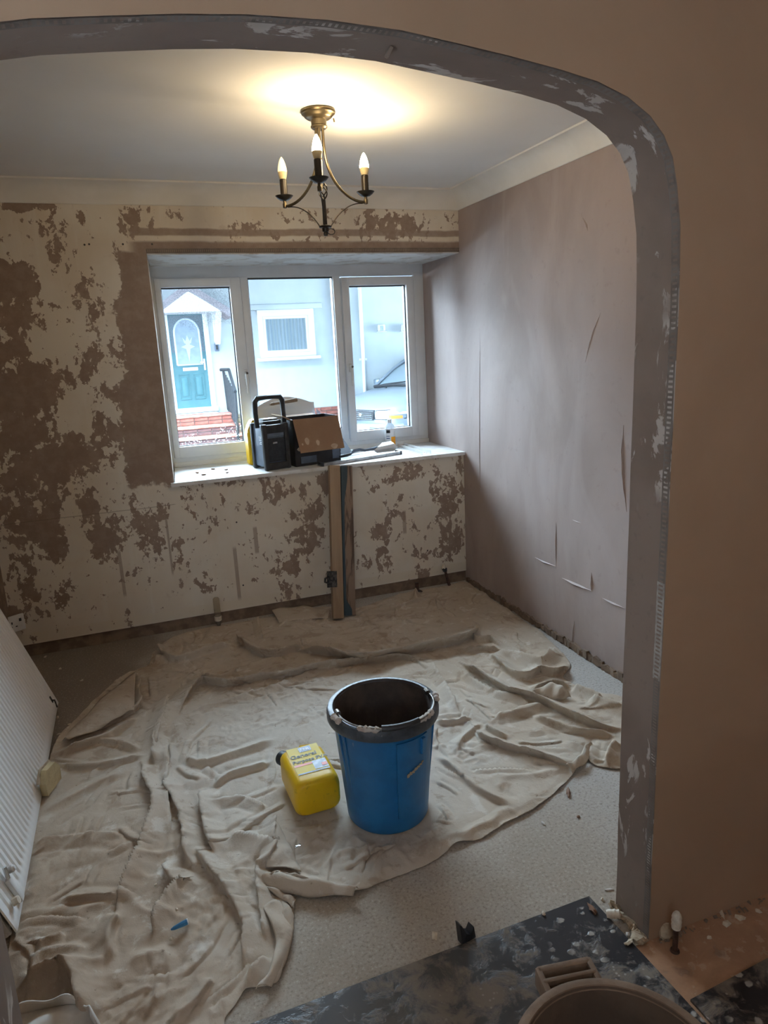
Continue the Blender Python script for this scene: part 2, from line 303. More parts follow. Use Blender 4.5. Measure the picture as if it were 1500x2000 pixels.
# ------------------------------------------------------------------ mesh builder
class MB:
    def __init__(s): s.bm = bmesh.new(); s.mi = 0
    def _end(s, before, M=None):
        fs = [f for f in s.bm.faces if f.index == -1 or f not in before]
        return fs
    def box(s, c, d, bev=0, rot=None, seg=2, mi=0):
        t = bmesh.new(); bmesh.ops.create_cube(t, size=1)
        bmesh.ops.scale(t, verts=t.verts, vec=d)
        if bev: bmesh.ops.bevel(t, geom=t.edges[:], offset=bev, segments=seg, affect='EDGES', profile=.5)
        m = Matrix.Translation(c) @ (rot.to_matrix().to_4x4() if isinstance(rot, Euler) else (rot or Matrix.Identity(4)))
        bmesh.ops.transform(t, matrix=m, verts=t.verts); return s.add(t, mi)
    def add(s, t, mi=0):
        vm = {v: s.bm.verts.new(v.co) for v in t.verts}
        for f in t.faces:
            try: nf = s.bm.faces.new([vm[v] for v in f.verts]); nf.material_index = mi
            except ValueError: pass
        t.free(); return s
    def ring(s, pts): return [s.bm.verts.new(p) for p in pts]
    def loft(s, rings, closed=True, cap0=True, cap1=True, mi=0):
        R = [s.ring(r) for r in rings]; n = len(R[0])
        for a, b in zip(R, R[1:]):
            for i in range(n if closed else n-1):
                j = (i+1) % n
                f = s.bm.faces.new((a[i], a[j], b[j], b[i])); f.material_index = mi
        if closed and cap0: s.bm.faces.new(R[0][::-1]).material_index = mi
        if closed and cap1: s.bm.faces.new(R[-1]).material_index = mi
        return s
    def lathe(s, prof, n=32, c=(0, 0, 0), M=None, cap0=False, cap1=False, mi=0, seg=None):
        rings = []
        for r, z in prof:
            ring = [Vector((max(r, 1e-5)*math.cos(2*math.pi*i/n), max(r, 1e-5)*math.sin(2*math.pi*i/n), z)) for i in range(n)]
            rings.append([(M @ p if M else p) + Vector(c) for p in ring])
        return s.loft(rings, True, cap0, cap1, mi)
    def tube(s, pts, r, n=8, mi=0, cap=True):
        pts = [Vector(p) for p in pts]; rs = r if isinstance(r, (list, tuple)) else [r]*len(pts)
        rings = []; up = None
        for i, p in enumerate(pts):
            t = (pts[min(i+1, len(pts)-1)] - pts[max(i-1, 0)]).normalized()
            if up is None: up = Vector((0, 0, 1)) if abs(t.z) < .9 else Vector((1, 0, 0))
            a = t.cross(up)
            if a.length < 1e-4: a = t.cross(Vector((0, 1, .1)))
            a.normalize(); b = a.cross(t).normalized(); up = b
            rings.append([p + (a*math.cos(2*math.pi*k/n) + b*math.sin(2*math.pi*k/n))*rs[i] for k in range(n)])
        return s.loft(rings, True, cap, cap, mi)
    def prism(s, poly, a, b, fn, mi=0, side=None):
        A = s.ring([fn(u, v, a) for u, v in poly]); B = s.ring([fn(u, v, b) for u, v in poly]); n = len(A)
        s.bm.faces.new(A[::-1]).material_index = mi; s.bm.faces.new(B).material_index = mi
        for i in range(n): s.bm.faces.new((A[i], A[(i+1) % n], B[(i+1) % n], B[i])).material_index = mi if side is None else side
        return s
    def grid(s, fn, nu, nv, mi=0):
        V = [[s.bm.verts.new(fn(i/nu, j/nv)) for j in range(nv+1)] for i in range(nu+1)]
        for i in range(nu):
            for j in range(nv): s.bm.faces.new((V[i][j], V[i+1][j], V[i+1][j+1], V[i][j+1])).material_index = mi
        return s
    def jit(s, a):
        for v in s.bm.verts: v.co += Vector((random.uniform(-a, a), random.uniform(-a, a), random.uniform(-a, a)))
        return s
    def build(s, name, mat, parent=None, smooth=35, loc=None, rot=None, **kw):
        bmesh.ops.recalc_face_normals(s.bm, faces=s.bm.faces[:])
        me = bpy.data.meshes.new(name); s.bm.to_mesh(me); s.bm.free()
        for m in (mat if isinstance(mat, (list, tuple)) else [mat]): me.materials.append(m if not isinstance(m, str) else MT[m])
        if smooth: me.shade_smooth(); me.set_sharp_from_angle(angle=math.radians(smooth))
        o = bpy.data.objects.new(name, me); COL.objects.link(o)
        if parent is not None: o.parent = parent
        if loc is not None: o.location = loc
        if rot is not None: o.rotation_euler = rot
        for k, v in kw.items(): o[k] = v
        return o
def thing(name, label, cat, loc=(0, 0, 0), rz=0, rot=None, group=None):
    o = bpy.data.objects.new(name, None); COL.objects.link(o); o.location = loc; o.rotation_euler = rot or (0, 0, rz); o.empty_display_size = .05
    o['label'] = label; o['category'] = cat
    if group: o['group'] = group
    return o
def struct(name, label=None, cat=None):
    o = bpy.data.objects.new(name, None); COL.objects.link(o); o['kind'] = 'structure'
    if label: o['label'] = label
    if cat: o['category'] = cat
    return o
def st(o, label, cat): o['kind'] = 'structure'; o['label'] = label; o['category'] = cat; return o
def text(name, body, size, mat, parent, M, ext=.0003, align='LEFT', sx=1):
    c = bpy.data.curves.new(name, 'FONT'); c.body = body; c.size = size; c.extrude = ext; c.offset = .00045; c.align_x = align; c.materials.append(MT[mat])
    o = bpy.data.objects.new(name, c); COL.objects.link(o); o.parent = parent; bpy.context.view_layer.update(); me = bpy.data.meshes.new_from_object(o.evaluated_get(bpy.context.evaluated_depsgraph_get())); bpy.data.objects.remove(o); o = bpy.data.objects.new(name, me); COL.objects.link(o); o.parent = parent
    o.matrix_local = M @ Matrix.Diagonal((sx, 1, 1, 1)); return o
RX = lambda a: Matrix.Rotation(a, 4, 'X'); RY = lambda a: Matrix.Rotation(a, 4, 'Y'); RZ = lambda a: Matrix.Rotation(a, 4, 'Z'); T = lambda *p: Matrix.Translation(p)
rad = math.radians
# ------------------------------------------------------------------ the room
XR, XL, YB, YN, YF, HC, YW = 1.943, -.70, 3.911, 1.194, 1.324, 2.35, 4.45
ZS, ZH, XW0, XW1 = .85, 2.026, .198, .24
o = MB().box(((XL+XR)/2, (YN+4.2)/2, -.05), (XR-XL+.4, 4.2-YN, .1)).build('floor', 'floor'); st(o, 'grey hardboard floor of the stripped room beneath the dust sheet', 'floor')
o = MB().box((.6, (YN-2.1)/2, -.05), (4.8, YN+2.1, .1)).build('floor', 'hfloor'); st(o, 'terracotta dusty floor in front of the brown arch wall', 'floor')
o = MB().box(((XL+XR)/2, (YF+YB)/2, HC+.05), (XR-XL+.4, YB-YF+.1, .1)).build('ceiling', 'ceil'); st(o, 'white ceiling above the chandelier', 'ceiling')
o = MB().box((.6, -.45, HC+.05), (4.8, 3.27, .1)).build('ceiling', 'ceil'); st(o, 'plain ceiling of the room before the arch', 'ceiling')
b = MB()
XY = lambda u, v, z: Vector((u, v, z))
b.prism([(XL-.3, YB), (XW0, YB), (XW1, YW+.15), (XL-.3, YW+.15)], .07, HC, XY)
b.box(((XW0+XR+.3)/2, (YB+YW+.15)/2, (ZH+HC)/2), (XR+.3-XW0, YW+.15-YB, HC-ZH)); b.box(((XW0+XR+.3)/2, (YB+YW+.15)/2, (.07+ZS-.02)/2), (XR+.3-XW0, YW+.15-YB, ZS-.02-.07))
wb_ = st(b.build('wall_back', 'back', smooth=0), 'patchy cream and brown stripped plaster wall around the window', 'wall')
p = MB(); p.box(((XL+XR)/2, YB+.012+.15, .035), (XR-XL+.3, .3, .07)); p.build('baseboard_back', 'plinth', wb_, label='bare brown strip where the skirting board came off')
def bead_line(pts, nrm, wid, name, parent, step=.012, mat='galv', lift=.0015):
    """expanded metal corner bead: two rails and rungs following pts; wid = width direction vector"""
    m = MB(); P = [Vector(q) for q in pts]; acc = 0; w = Vector(wid)
    for a, c, na, nc in zip(P, P[1:], nrm, nrm[1:]):
        L = (c-a).length; k = max(1, int(round(L/step))); 
        for i in range(k):
            q0 = a.lerp(c, i/k); q1 = a.lerp(c, (i+.55)/k); q2 = a.lerp(c, (i+1)/k); n = Vector(na).lerp(Vector(nc), i/k)*lift
            for s0, s1, e in ((0, .22, q2), (.8, 1, q2), (.22, .8, q1)):
                v = [m.bm.verts.new(x) for x in (q0+w*s0+n, e+w*s0+n, e+w*s1+n, q0+w*s1+n)]; m.bm.faces.new(v)
    return m.build(name, mat, parent, 0)
bead_line([(XW0, YB-.002, ZH), (XR, YB-.002, ZH)], [(0, -1, 0)]*2, (0, 0, .022), 'corner_bead', wb_, .010, 'galv', .002)
sc_ = MB()
for (px, py) in [(174, 477), (240, 477), (297, 477), (462, 1020), (475, 1143), (835, 1075), (165, 478)]:
    q = on(1, YB, px, py); sc_.lathe([(.0005, .0), (.005, 0), (.0045, .002), (.001, .0012)], 8, (q.x, YB-.0005, q.z), RX(rad(90)))
sc_.build('screw_head', 'lath', wb_)
b = MB().box((XR+.15, (YF+YW+.15)/2, HC/2), (.3, YW+.15-YF, HC)); wr = st(b.build('wall_right', 'right', smooth=0), 'freshly skimmed pinkish brown plaster wall right of the window', 'wall')
def ridge(pxs, w, h, parent=wr):
    P = [on(0, XR, *q) for q in pxs]; n = len(P); m = MB(); rings = []
    # resample
    Q = []
    for a, c in zip(P, P[1:]): Q += [a.lerp(c, i/4) for i in range(4)]
    Q.append(P[-1])
    for i, q in enumerate(Q):
        t = i/(len(Q)-1); k = max(.12, math.sin(math.pi*min(max(t, .03), .97))); d = (Q[min(i+1, len(Q)-1)]-Q[max(0, i-1)]).normalized(); s = d.cross(Vector((1, 0, 0))).normalized()
        j = random.uniform(.75, 1.25)
        rings.append([q + s*w*k + Vector((.0005, 0, 0)), q + s*w*.1*k + Vector((-h*k*j, 0, 0)), q - s*w*.5*k + Vector((-h*.4*k, 0, 0)), q - s*w*k + Vector((.0005, 0, 0))])
    m.loft(rings, False); m.build('plaster_ridge', 'right', parent, 60)
for pxs, w, h in [([(1174, 610), (1160, 645), (1150, 680), (1143, 708)], .005, .006), ([(1218, 830), (1216, 880), (1218, 940), (1224, 1000)], .006, .008), ([(1086, 1020), (1086, 1060), (1086, 1110)], .003, .004),
                  ([(1044, 1088), (1062, 1098), (1086, 1106)], .006, .006), ([(1098, 1129), (1125, 1142), (1155, 1154)], .008, .009), ([(1155, 1118), (1156, 1138), (1155, 1156)], .006, .007), ([(1176, 1168), (1196, 1178), (1220, 1188)], .006, .007),
                  ([(1122, 1212), (1119, 1240), (1117, 1262)], .004, .004), ([(938, 640), (937, 760), (937, 900), (938, 965)], .003, .003), ([(1138, 425), (1146, 440), (1148, 452)], .005, .005), ([(1118, 1015), (1128, 1020), (1135, 1022)], .004, .004)]:
    ridge(pxs, w, h)
# crumbled lower edge of the right wall
m = MB()
for i in range(60):
    y = 2.2 + 1.7*i/60; m.box((XR-.004-random.random()*.004, y, .012+random.random()*.012), (.016, .034, .02+random.random()*.02), 0, Euler((random.uniform(-.4, .4), 0, random.uniform(-.2, .2))))
m.build('crumbled_edge', 'plinth', wr, 0, kind='stuff')
b = MB().box((XL-.15, (YF+YB)/2, HC/2), (.3, YB-YF, HC)); wl_ = st(b.build('wall_left', 'plinth', smooth=0), 'dark brown wall edge behind the leaning radiator', 'wall')
# coving: concave profile
def coving(name, f, L, label):
    prof = [(0, -.0), (0, -.012)] + [(.012 + .082*(1-math.cos(t)), -.012 - 0*t - .082*math.sin(t)) for t in np.linspace(0, math.pi/2, 9)]
    C = .094; prof = [(0, -C-.004), (.006, -C-.004), (.008, -C)] + [(C - (C-.008)*math.cos(t), -C + (C-.008)*math.sin(t)) for t in np.linspace(.0, math.pi/2, 10)] + [(C, 0), (C+.006, 0)]
    prof = [(u, v) for u, v in prof]
    rings = [[f(L[0], u, v) for u, v in prof], [f(L[1], u, v) for u, v in prof]]
    return st(MB().loft(rings, False).build(name, 'coving', None, 40), label, 'coving')
coving('trim_1', lambda l, u, v: Vector((l, YB-u, HC+v)), (XL, XR), 'white plaster coving along the top of the window wall')
coving('trim_2', lambda l, u, v: Vector((XR-u, l, HC+v)), (YF, YB), 'white plaster coving along the top of the pink wall')
# arch wall
half = [(.373, 2.024), (.50, 2.020), (.60, 2.011), (.70, 2.000), (.80, 1.987), (.88, 1.972), (.95, 1.950), (1.0, 1.922), (1.035, 1.890), (1.058, 1.852), (1.074, 1.800), (1.085, 1.730), (1.089, 1.650), (1.090, 1.570)]
CXA = .373; XJ = 1.09
R_ = half + [(1.09, z) for z in np.arange(1.45, 0.05, -.12)] + [(1.09, 0)]
Lf = [(2*CXA-x, z) for x, z in R_]
arch = Lf[::-1] + R_[1:]
arch = [(x + (random.uniform(-.0015, .0015) if .1 < z < 2.0 else 0), z + (random.uniform(-.0015, .0015) if z > 1.9 else 0)) for x, z in arch]
b = MB(); XZ = lambda u, v, y: Vector((u, y, v))
for y in (YN, YF):
    Rr = b.ring([XZ(x, z, y) for x, z in arch]); Tt = b.ring([XZ(x, HC, y) for x, z in arch]); e0 = b.ring([XZ(-2, z, y) for z in (0, HC)]); e1 = b.ring([XZ(3.1, z, y) for z in (0, HC)])
    jl = [i for i in range(len(arch)) if arch[i][0] < CXA]; jm = max(i for i in jl if arch[i][1] <= 1.5701); jn = min(i for i in range(len(arch)) if arch[i][0] > CXA and arch[i][1] <= 1.5701)
    for i in range(jm, jn): b.bm.faces.new((Rr[i], Rr[i+1], Tt[i+1], Tt[i]))
    b.bm.faces.new([e0[0]] + Rr[:jm+1] + [Tt[jm], e0[1]]); b.bm.faces.new([e1[1], Tt[jn]] + Rr[jn:] + [e1[0]])
for (x0, z0), (x1, z1) in zip(arch, arch[1:]):
    f = b.bm.faces.new([b.bm.verts.new(q) for q in ((x0, YN, z0), (x1, YN, z1), (x1, YF, z1), (x0, YF, z0))]); f.material_index = 1
bmesh.ops.remove_doubles(b.bm, verts=b.bm.verts[:], dist=.00001)
wf = st(b.build('wall_front', ['hall', 'reveal'], None, 30), 'brown plastered near wall with the wide arched opening', 'wall')
an = []
for i, q in enumerate(arch):
    a = Vector((*arch[max(0, i-1)], 0)); c = Vector((*arch[min(len(arch)-1, i+1)], 0)); d = (c-a).normalized(); an.append((d.y, 0, -d.x))
seg = lambda z0, z1: [i for i, q in enumerate(arch) if q[0] > .3 and z0 <= q[1] <= z1]
allr = [i for i in range(len(arch)) if arch[i][1] > 1.2 or arch[i][0] > .5]
ii = [i for i in allr if arch[i][1] > .95]; bead_line([(arch[i][0], YN+.001, arch[i][1]) for i in ii], [an[i] for i in ii], (0, .022, 0), 'corner_bead', wf, .011, 'galv')
ii = [i for i in seg(.68, 1.0)]; bead_line([(arch[i][0], YN+.001, arch[i][1]) for i in ii], [an[i] for i in ii], (0, .024, 0), 'corner_bead', wf, .010, 'galvw')
ii = [i for i in seg(-.1, .78)]; bead_line([(arch[i][0], YN+.001, arch[i][1]) for i in ii], [an[i] for i in ii], (0, .020, 0), 'corner_bead', wf, .008, 'galv')
m = MB(); m.box((.5, 1.258, 2.012), (.006, .012, .018), .001, Euler((.3, .5, 0))); m.build('plaster_nib', 'reveal', wf)
# room behind the photographer, unseen opening added in its far wall for fill light
b = MB()
for x0, x1, z0, z1 in [(-2, -.85, 0, HC), (-.45, 3.1, 0, HC), (-.85, -.45, 0, 1.65), (-.85, -.45, 2.05, HC)]: b.box(((x0+x1)/2, -2.1, (z0+z1)/2), (x1-x0, .2, z1-z0))
st(b.build('wall_rear', 'hall', None, 0), 'plastered wall behind the photographer with an opening added for fill light', 'wall')
st(MB().box((-2.1, -.45, HC/2), (.2, 3.4, HC)).build('wall_hall_left', 'hall', None, 0), 'left plastered wall of the room before the arch', 'wall')
st(MB().box((3.1, -.45, HC/2), (.2, 3.4, HC)).build('wall_hall_right', 'hall', None, 0), 'right plastered wall of the room before the arch', 'wall')
st(MB().box((.6, 1.2, 5.8), (90, 6.9, 6.5)).build('terrace_shade_block', 'terrace', None, 0), 'unseen terrace block over the room, enlarged to shade the house opposite', 'building')  # raised, widened and kept dark to cut the light reaching the house opposite
for x_ in (-9.2, 10.2): st(MB().box((x_, 4.5, 1), (15.9, .3, 3.3)).build('terrace_wall', 'terrace', None, 0), 'unseen ground floor wall of the widened terrace on the %s' % ('left' if x_ < 0 else 'right'), 'wall')  # terrace widened both ways, out of view, to dim the house opposite
# ------------------------------------------------------------------ window
win = struct('window_1', 'white plastic three-light window in the deep reveal', 'window')
def bar(m, x0, x1, z0, z1, y0, y1, bev=.004):
    m.k = getattr(m, 'k', 0)+1; y0 -= .0005*m.k; y1 += .0003*m.k
    m.box(((x0+x1)/2, (y0+y1)/2, (z0+z1)/2), (x1-x0, y1-y0, z1-z0), bev)
Y0 = YW; Y1 = YW+.07
m = MB()
bar(m, XW1-.03, XR, 1.952, ZH+.01, Y0, Y1); bar(m, XW1-.03, XR, ZS-.02, .925, Y0, Y1); bar(m, XW1-.03, .262, .9, 1.97, Y0, Y1); bar(m, 1.872, XR, .9, 1.97, Y0, Y1)
m.build('frame', 'upvc', win)
m = MB(); bar(m, .745, .790, .92, 1.96, Y0, Y1); m.build('mullion', 'upvc', win); m = MB(); bar(m, 1.325, 1.372, .92, 1.96, Y0, Y1); m.build('mullion', 'upvc', win)
def sash(x0, x1, z0, z1, gx0, gx1, gz0, gz1, pm, hx):
    m = MB(); ya, yb = Y0-.018, Y1-.01
    for q in ((x0, gx0, z0, z1), (gx1, x1, z0, z1)): bar(m, *q, ya, yb, .005)
    bar(m, gx0-.006, gx1+.006, gz1, z1, ya, yb, .005); bar(m, gx0-.006, gx1+.006, z0, gz0, ya, yb, .005)
    s = m.build('sash', 'upvc', win)
    sl = MB(); t = .004; yy = Y0+.012
    for q in ((gx0, gx0+t, gz0, gz1), (gx1-t*1.3, gx1, gz0, gz1), (gx0, gx1, gz0, gz0+t), (gx0, gx1, gz1-t*1.8, gz1)): bar(sl, *q, yy, yy+.01, 0)
    sl.build('seal', 'seal', s)
    MB().box(((gx0+gx1)/2, Y0+.02, (gz0+gz1)/2), (gx1-gx0+.004, .006, gz1-gz0+.004)).build('pane', pm, s)
    h = MB(); h.box((hx, ya-.006, 1.385), (.022, .012, .055), .004); h.tube([(hx, ya-.012, 1.395), (hx, ya-.032, 1.39), (hx, ya-.036, 1.36), (hx, ya-.034, 1.27)], [.009, .009, .009, .007], 8); h.build('handle', 'white', s)
    k = MB(); k.lathe([(.0005, 0), (.0075, 0), (.007, .004), (.0005, .005)], 10, (hx+.002, ya-.040, 1.392), RX(rad(90))); k.build('lock_button', 'steel', s)
sash(.246, .742, .905, 1.955, .281, .677, .973, 1.904, 'wet', .724)
sash(1.376, 1.866, .905, 1.945, 1.425, 1.815, .969, 1.893, 'glass', 1.402)
s = MB(); t = .004
for q in ((.790, .790+t, .995, 1.95), (1.322, 1.327, .995, 1.95), (.79, 1.325, .995, 1.0), (.79, 1.325, 1.943, 1.951)): bar(s, *q, Y0+.012, Y0+.022, 0)
s.build('seal', 'seal', win)
m = MB(); bar(m, .788, 1.327, .92, .997, Y0-.002, Y1, .004); m.build('bottom_bead', 'upvc', win)
MB().box((1.058, Y0+.02, 1.475), (.536, .006, .956)).build('pane', 'glass', win)
sl = MB(); sl.prism([(XW0-.018, YB-.022), (XR, YB-.022), (XR, YW+.02), (XW1, YW+.02), (XW0+.004, YB), (XW0-.018, YB)], ZS-.02, ZS, XY); sl.build('sill_board', 'sill', win, 0)
so = MB(); so.prism([(XW0+.002, YB+.004), (XR, YB+.004), (XR, YW+.01), (XW1, YW+.01)], ZH-.006, ZH+.001, XY); so.build('reveal_soffit', 'soffit', win, 0)
# a timber batten closes the frame to the sill
m = MB(); bar(m, XW1, XR, ZS, ZS+.028, Y0-.012, Y0+.002, .003); m.build('frame_foot', 'cream', win)
# ------------------------------------------------------------------ radiator leaning on the left wall
PA, PB = Vector((-.452, 1.862, .016)), Vector((-.445, 3.250, .016)); LR = (PB-PA).length
lean = rad(18.5)
ux = (PB-PA).normalized(); un = Vector((math.cos(lean), 0, math.sin(lean))); uz = Vector((-math.sin(lean), 0, math.cos(lean)))
MR = Matrix(((ux.x, -un.x, uz.x), (ux.y, -un.y, uz.y), (ux.z, -un.z, uz.z))).to_4x4(); MR.translation = PA
rt = thing('radiator', 'white ribbed panel radiator leaning against the left wall', 'radiator'); rt.matrix_world = MR
HR = .60; TH = .045; NRIB = 42; m = MB()
def face(i_, j_):
    x = i_*LR; zz = j_
    return x, zz
zs = [0, .004, .032, .040, .052, HR-.052, HR-.040, HR-.032, HR-.004, HR]; amp = [0, 0, 0, .25, 1, 1, .25, 0, 0, 0]; yo = [.004, 0, 0, 0, 0, 0, 0, 0, 0, .004]
xs = [0, .003]; wv = [0, 0]; pitch = (LR-.05)/NRIB
for k in range(NRIB):
    x0 = .025 + k*pitch
    xs += [x0, x0+.24*pitch, x0+.34*pitch, x0+.66*pitch, x0+.76*pitch]; wv += [0, 0, 1, 1, 0]
xs += [LR-.025, LR-.003, LR]; wv += [0, 0, 0]
V = [[m.bm.verts.new((x, (.009*w*a + y + (.004 if x in (0, LR) else 0)), z)) for z, a, y in zip(zs, amp, yo)] for x, w in zip(xs, wv)]
for i in range(len(xs)-1):
    for j in range(len(zs)-1): m.bm.faces.new((V[i][j], V[i+1][j], V[i+1][j+1], V[i][j+1]))
m.build('panel', 'rad', rt, 50)
m = MB(); m.box((LR/2, TH/2+.012, .012), (LR, TH-.02, .016), .004); m.box((LR/2, TH/2+.012, HR-.012), (LR, TH-.02, .016), .004); m.box((.008, TH/2+.008, HR/2), (.014, TH-.012, HR-.01), .004); m.box((LR-.008, TH/2+.008, HR/2), (.014, TH-.012, HR-.01), .004); m.box((LR/2, TH, HR/2), (LR-.02, .006, HR-.03))
m.build('casing', 'radgrime', rt)
v = MB(); v.box((.105, -.008, .062), (.028, .014, .085), .005); v.lathe([(.0005, 0), (.010, 0), (.011, .012), (.006, .018), (.0005, .018)], 12, (.12, -.016, .115), RX(rad(90))); v.build('valve_tail', 'white', rt)
v = MB(); v.tube([(.10, -.012, .105), (.105, -.018, .14)], .006, 8); v.build('pipe_tail', 'chrome', rt); v = MB(); v.lathe([(.0005, 0), (.012, 0), (.012, .016), (.0005, .018)], 10, (.06, -.006, .055), RX(rad(90))); v.build('blanking_plug', 'tape', rt)
v = MB(); v.tube([(LR-.075, .0, .055), (LR-.078, -.012, .052), (LR-.09, -.012, .035), (LR-.085, -.008, .02)], .0035, 6); v.box((LR-.075, -.002, .06), (.014, .004, .03), .001); v.build('hanging_bracket', 'lath', rt)
# ------------------------------------------------------------------ dust sheet
def vnoise(x, y, seed):
    r = np.random.default_rng(seed); L = r.random((256, 256)); xi = np.floor(x).astype(int); yi = np.floor(y).astype(int); fx = x-xi; fy = y-yi
    fx = fx*fx*(3-2*fx); fy = fy*fy*(3-2*fy); g = lambda a, b_: L[a % 256, b_ % 256]
    return (g(xi, yi)*(1-fx)+g(xi+1, yi)*fx)*(1-fy) + (g(xi, yi+1)*(1-fx)+g(xi+1, yi+1)*fx)*fy
def fbm(x, y, seed, o=4): return sum(vnoise(x*2**k, y*2**k, seed+k)*.5**k for k in range(o))/sum(.5**k for k in range(o))
OUT = [(298, 1278), (332, 1250), (390, 1222), (450, 1216), (500, 1206), (540, 1192), (600, 1186), (650, 1190), (700, 1190), (760, 1168), (810, 1150), (870, 1140), (905, 1136), (950, 1162), (1005, 1198), (1055, 1238), (1105, 1285),
       (1113, 1305), (1100, 1325), (1130, 1342), (1175, 1355), (1240, 1378), (1262, 1470), (1228, 1500), (1190, 1503), (1148, 1488), (1154, 1452), (1146, 1480), (1105, 1530), (1062, 1568), (1030, 1590), (985, 1612), (940, 1640), (892, 1652), (840, 1688), (750, 1724), (690, 1748), (620, 1750),
       (578, 1752), (574, 1790), (572, 1835), (558, 1880), (545, 1922), (525, 1930), (482, 1936), (460, 1965), (440, 1990), (425, 2020), (300, 2060), (160, 2060), (60, 2040), (20, 1930), (20, 1840), (55, 1700), (82, 1560), (112, 1448), (150, 1408), (212, 1345), (266, 1310), (292, 1300)]
PO = np.array([[min(max(fl(*q).x, -.62), 1.915), min(fl(*q).y, 3.87)] for q in OUT])
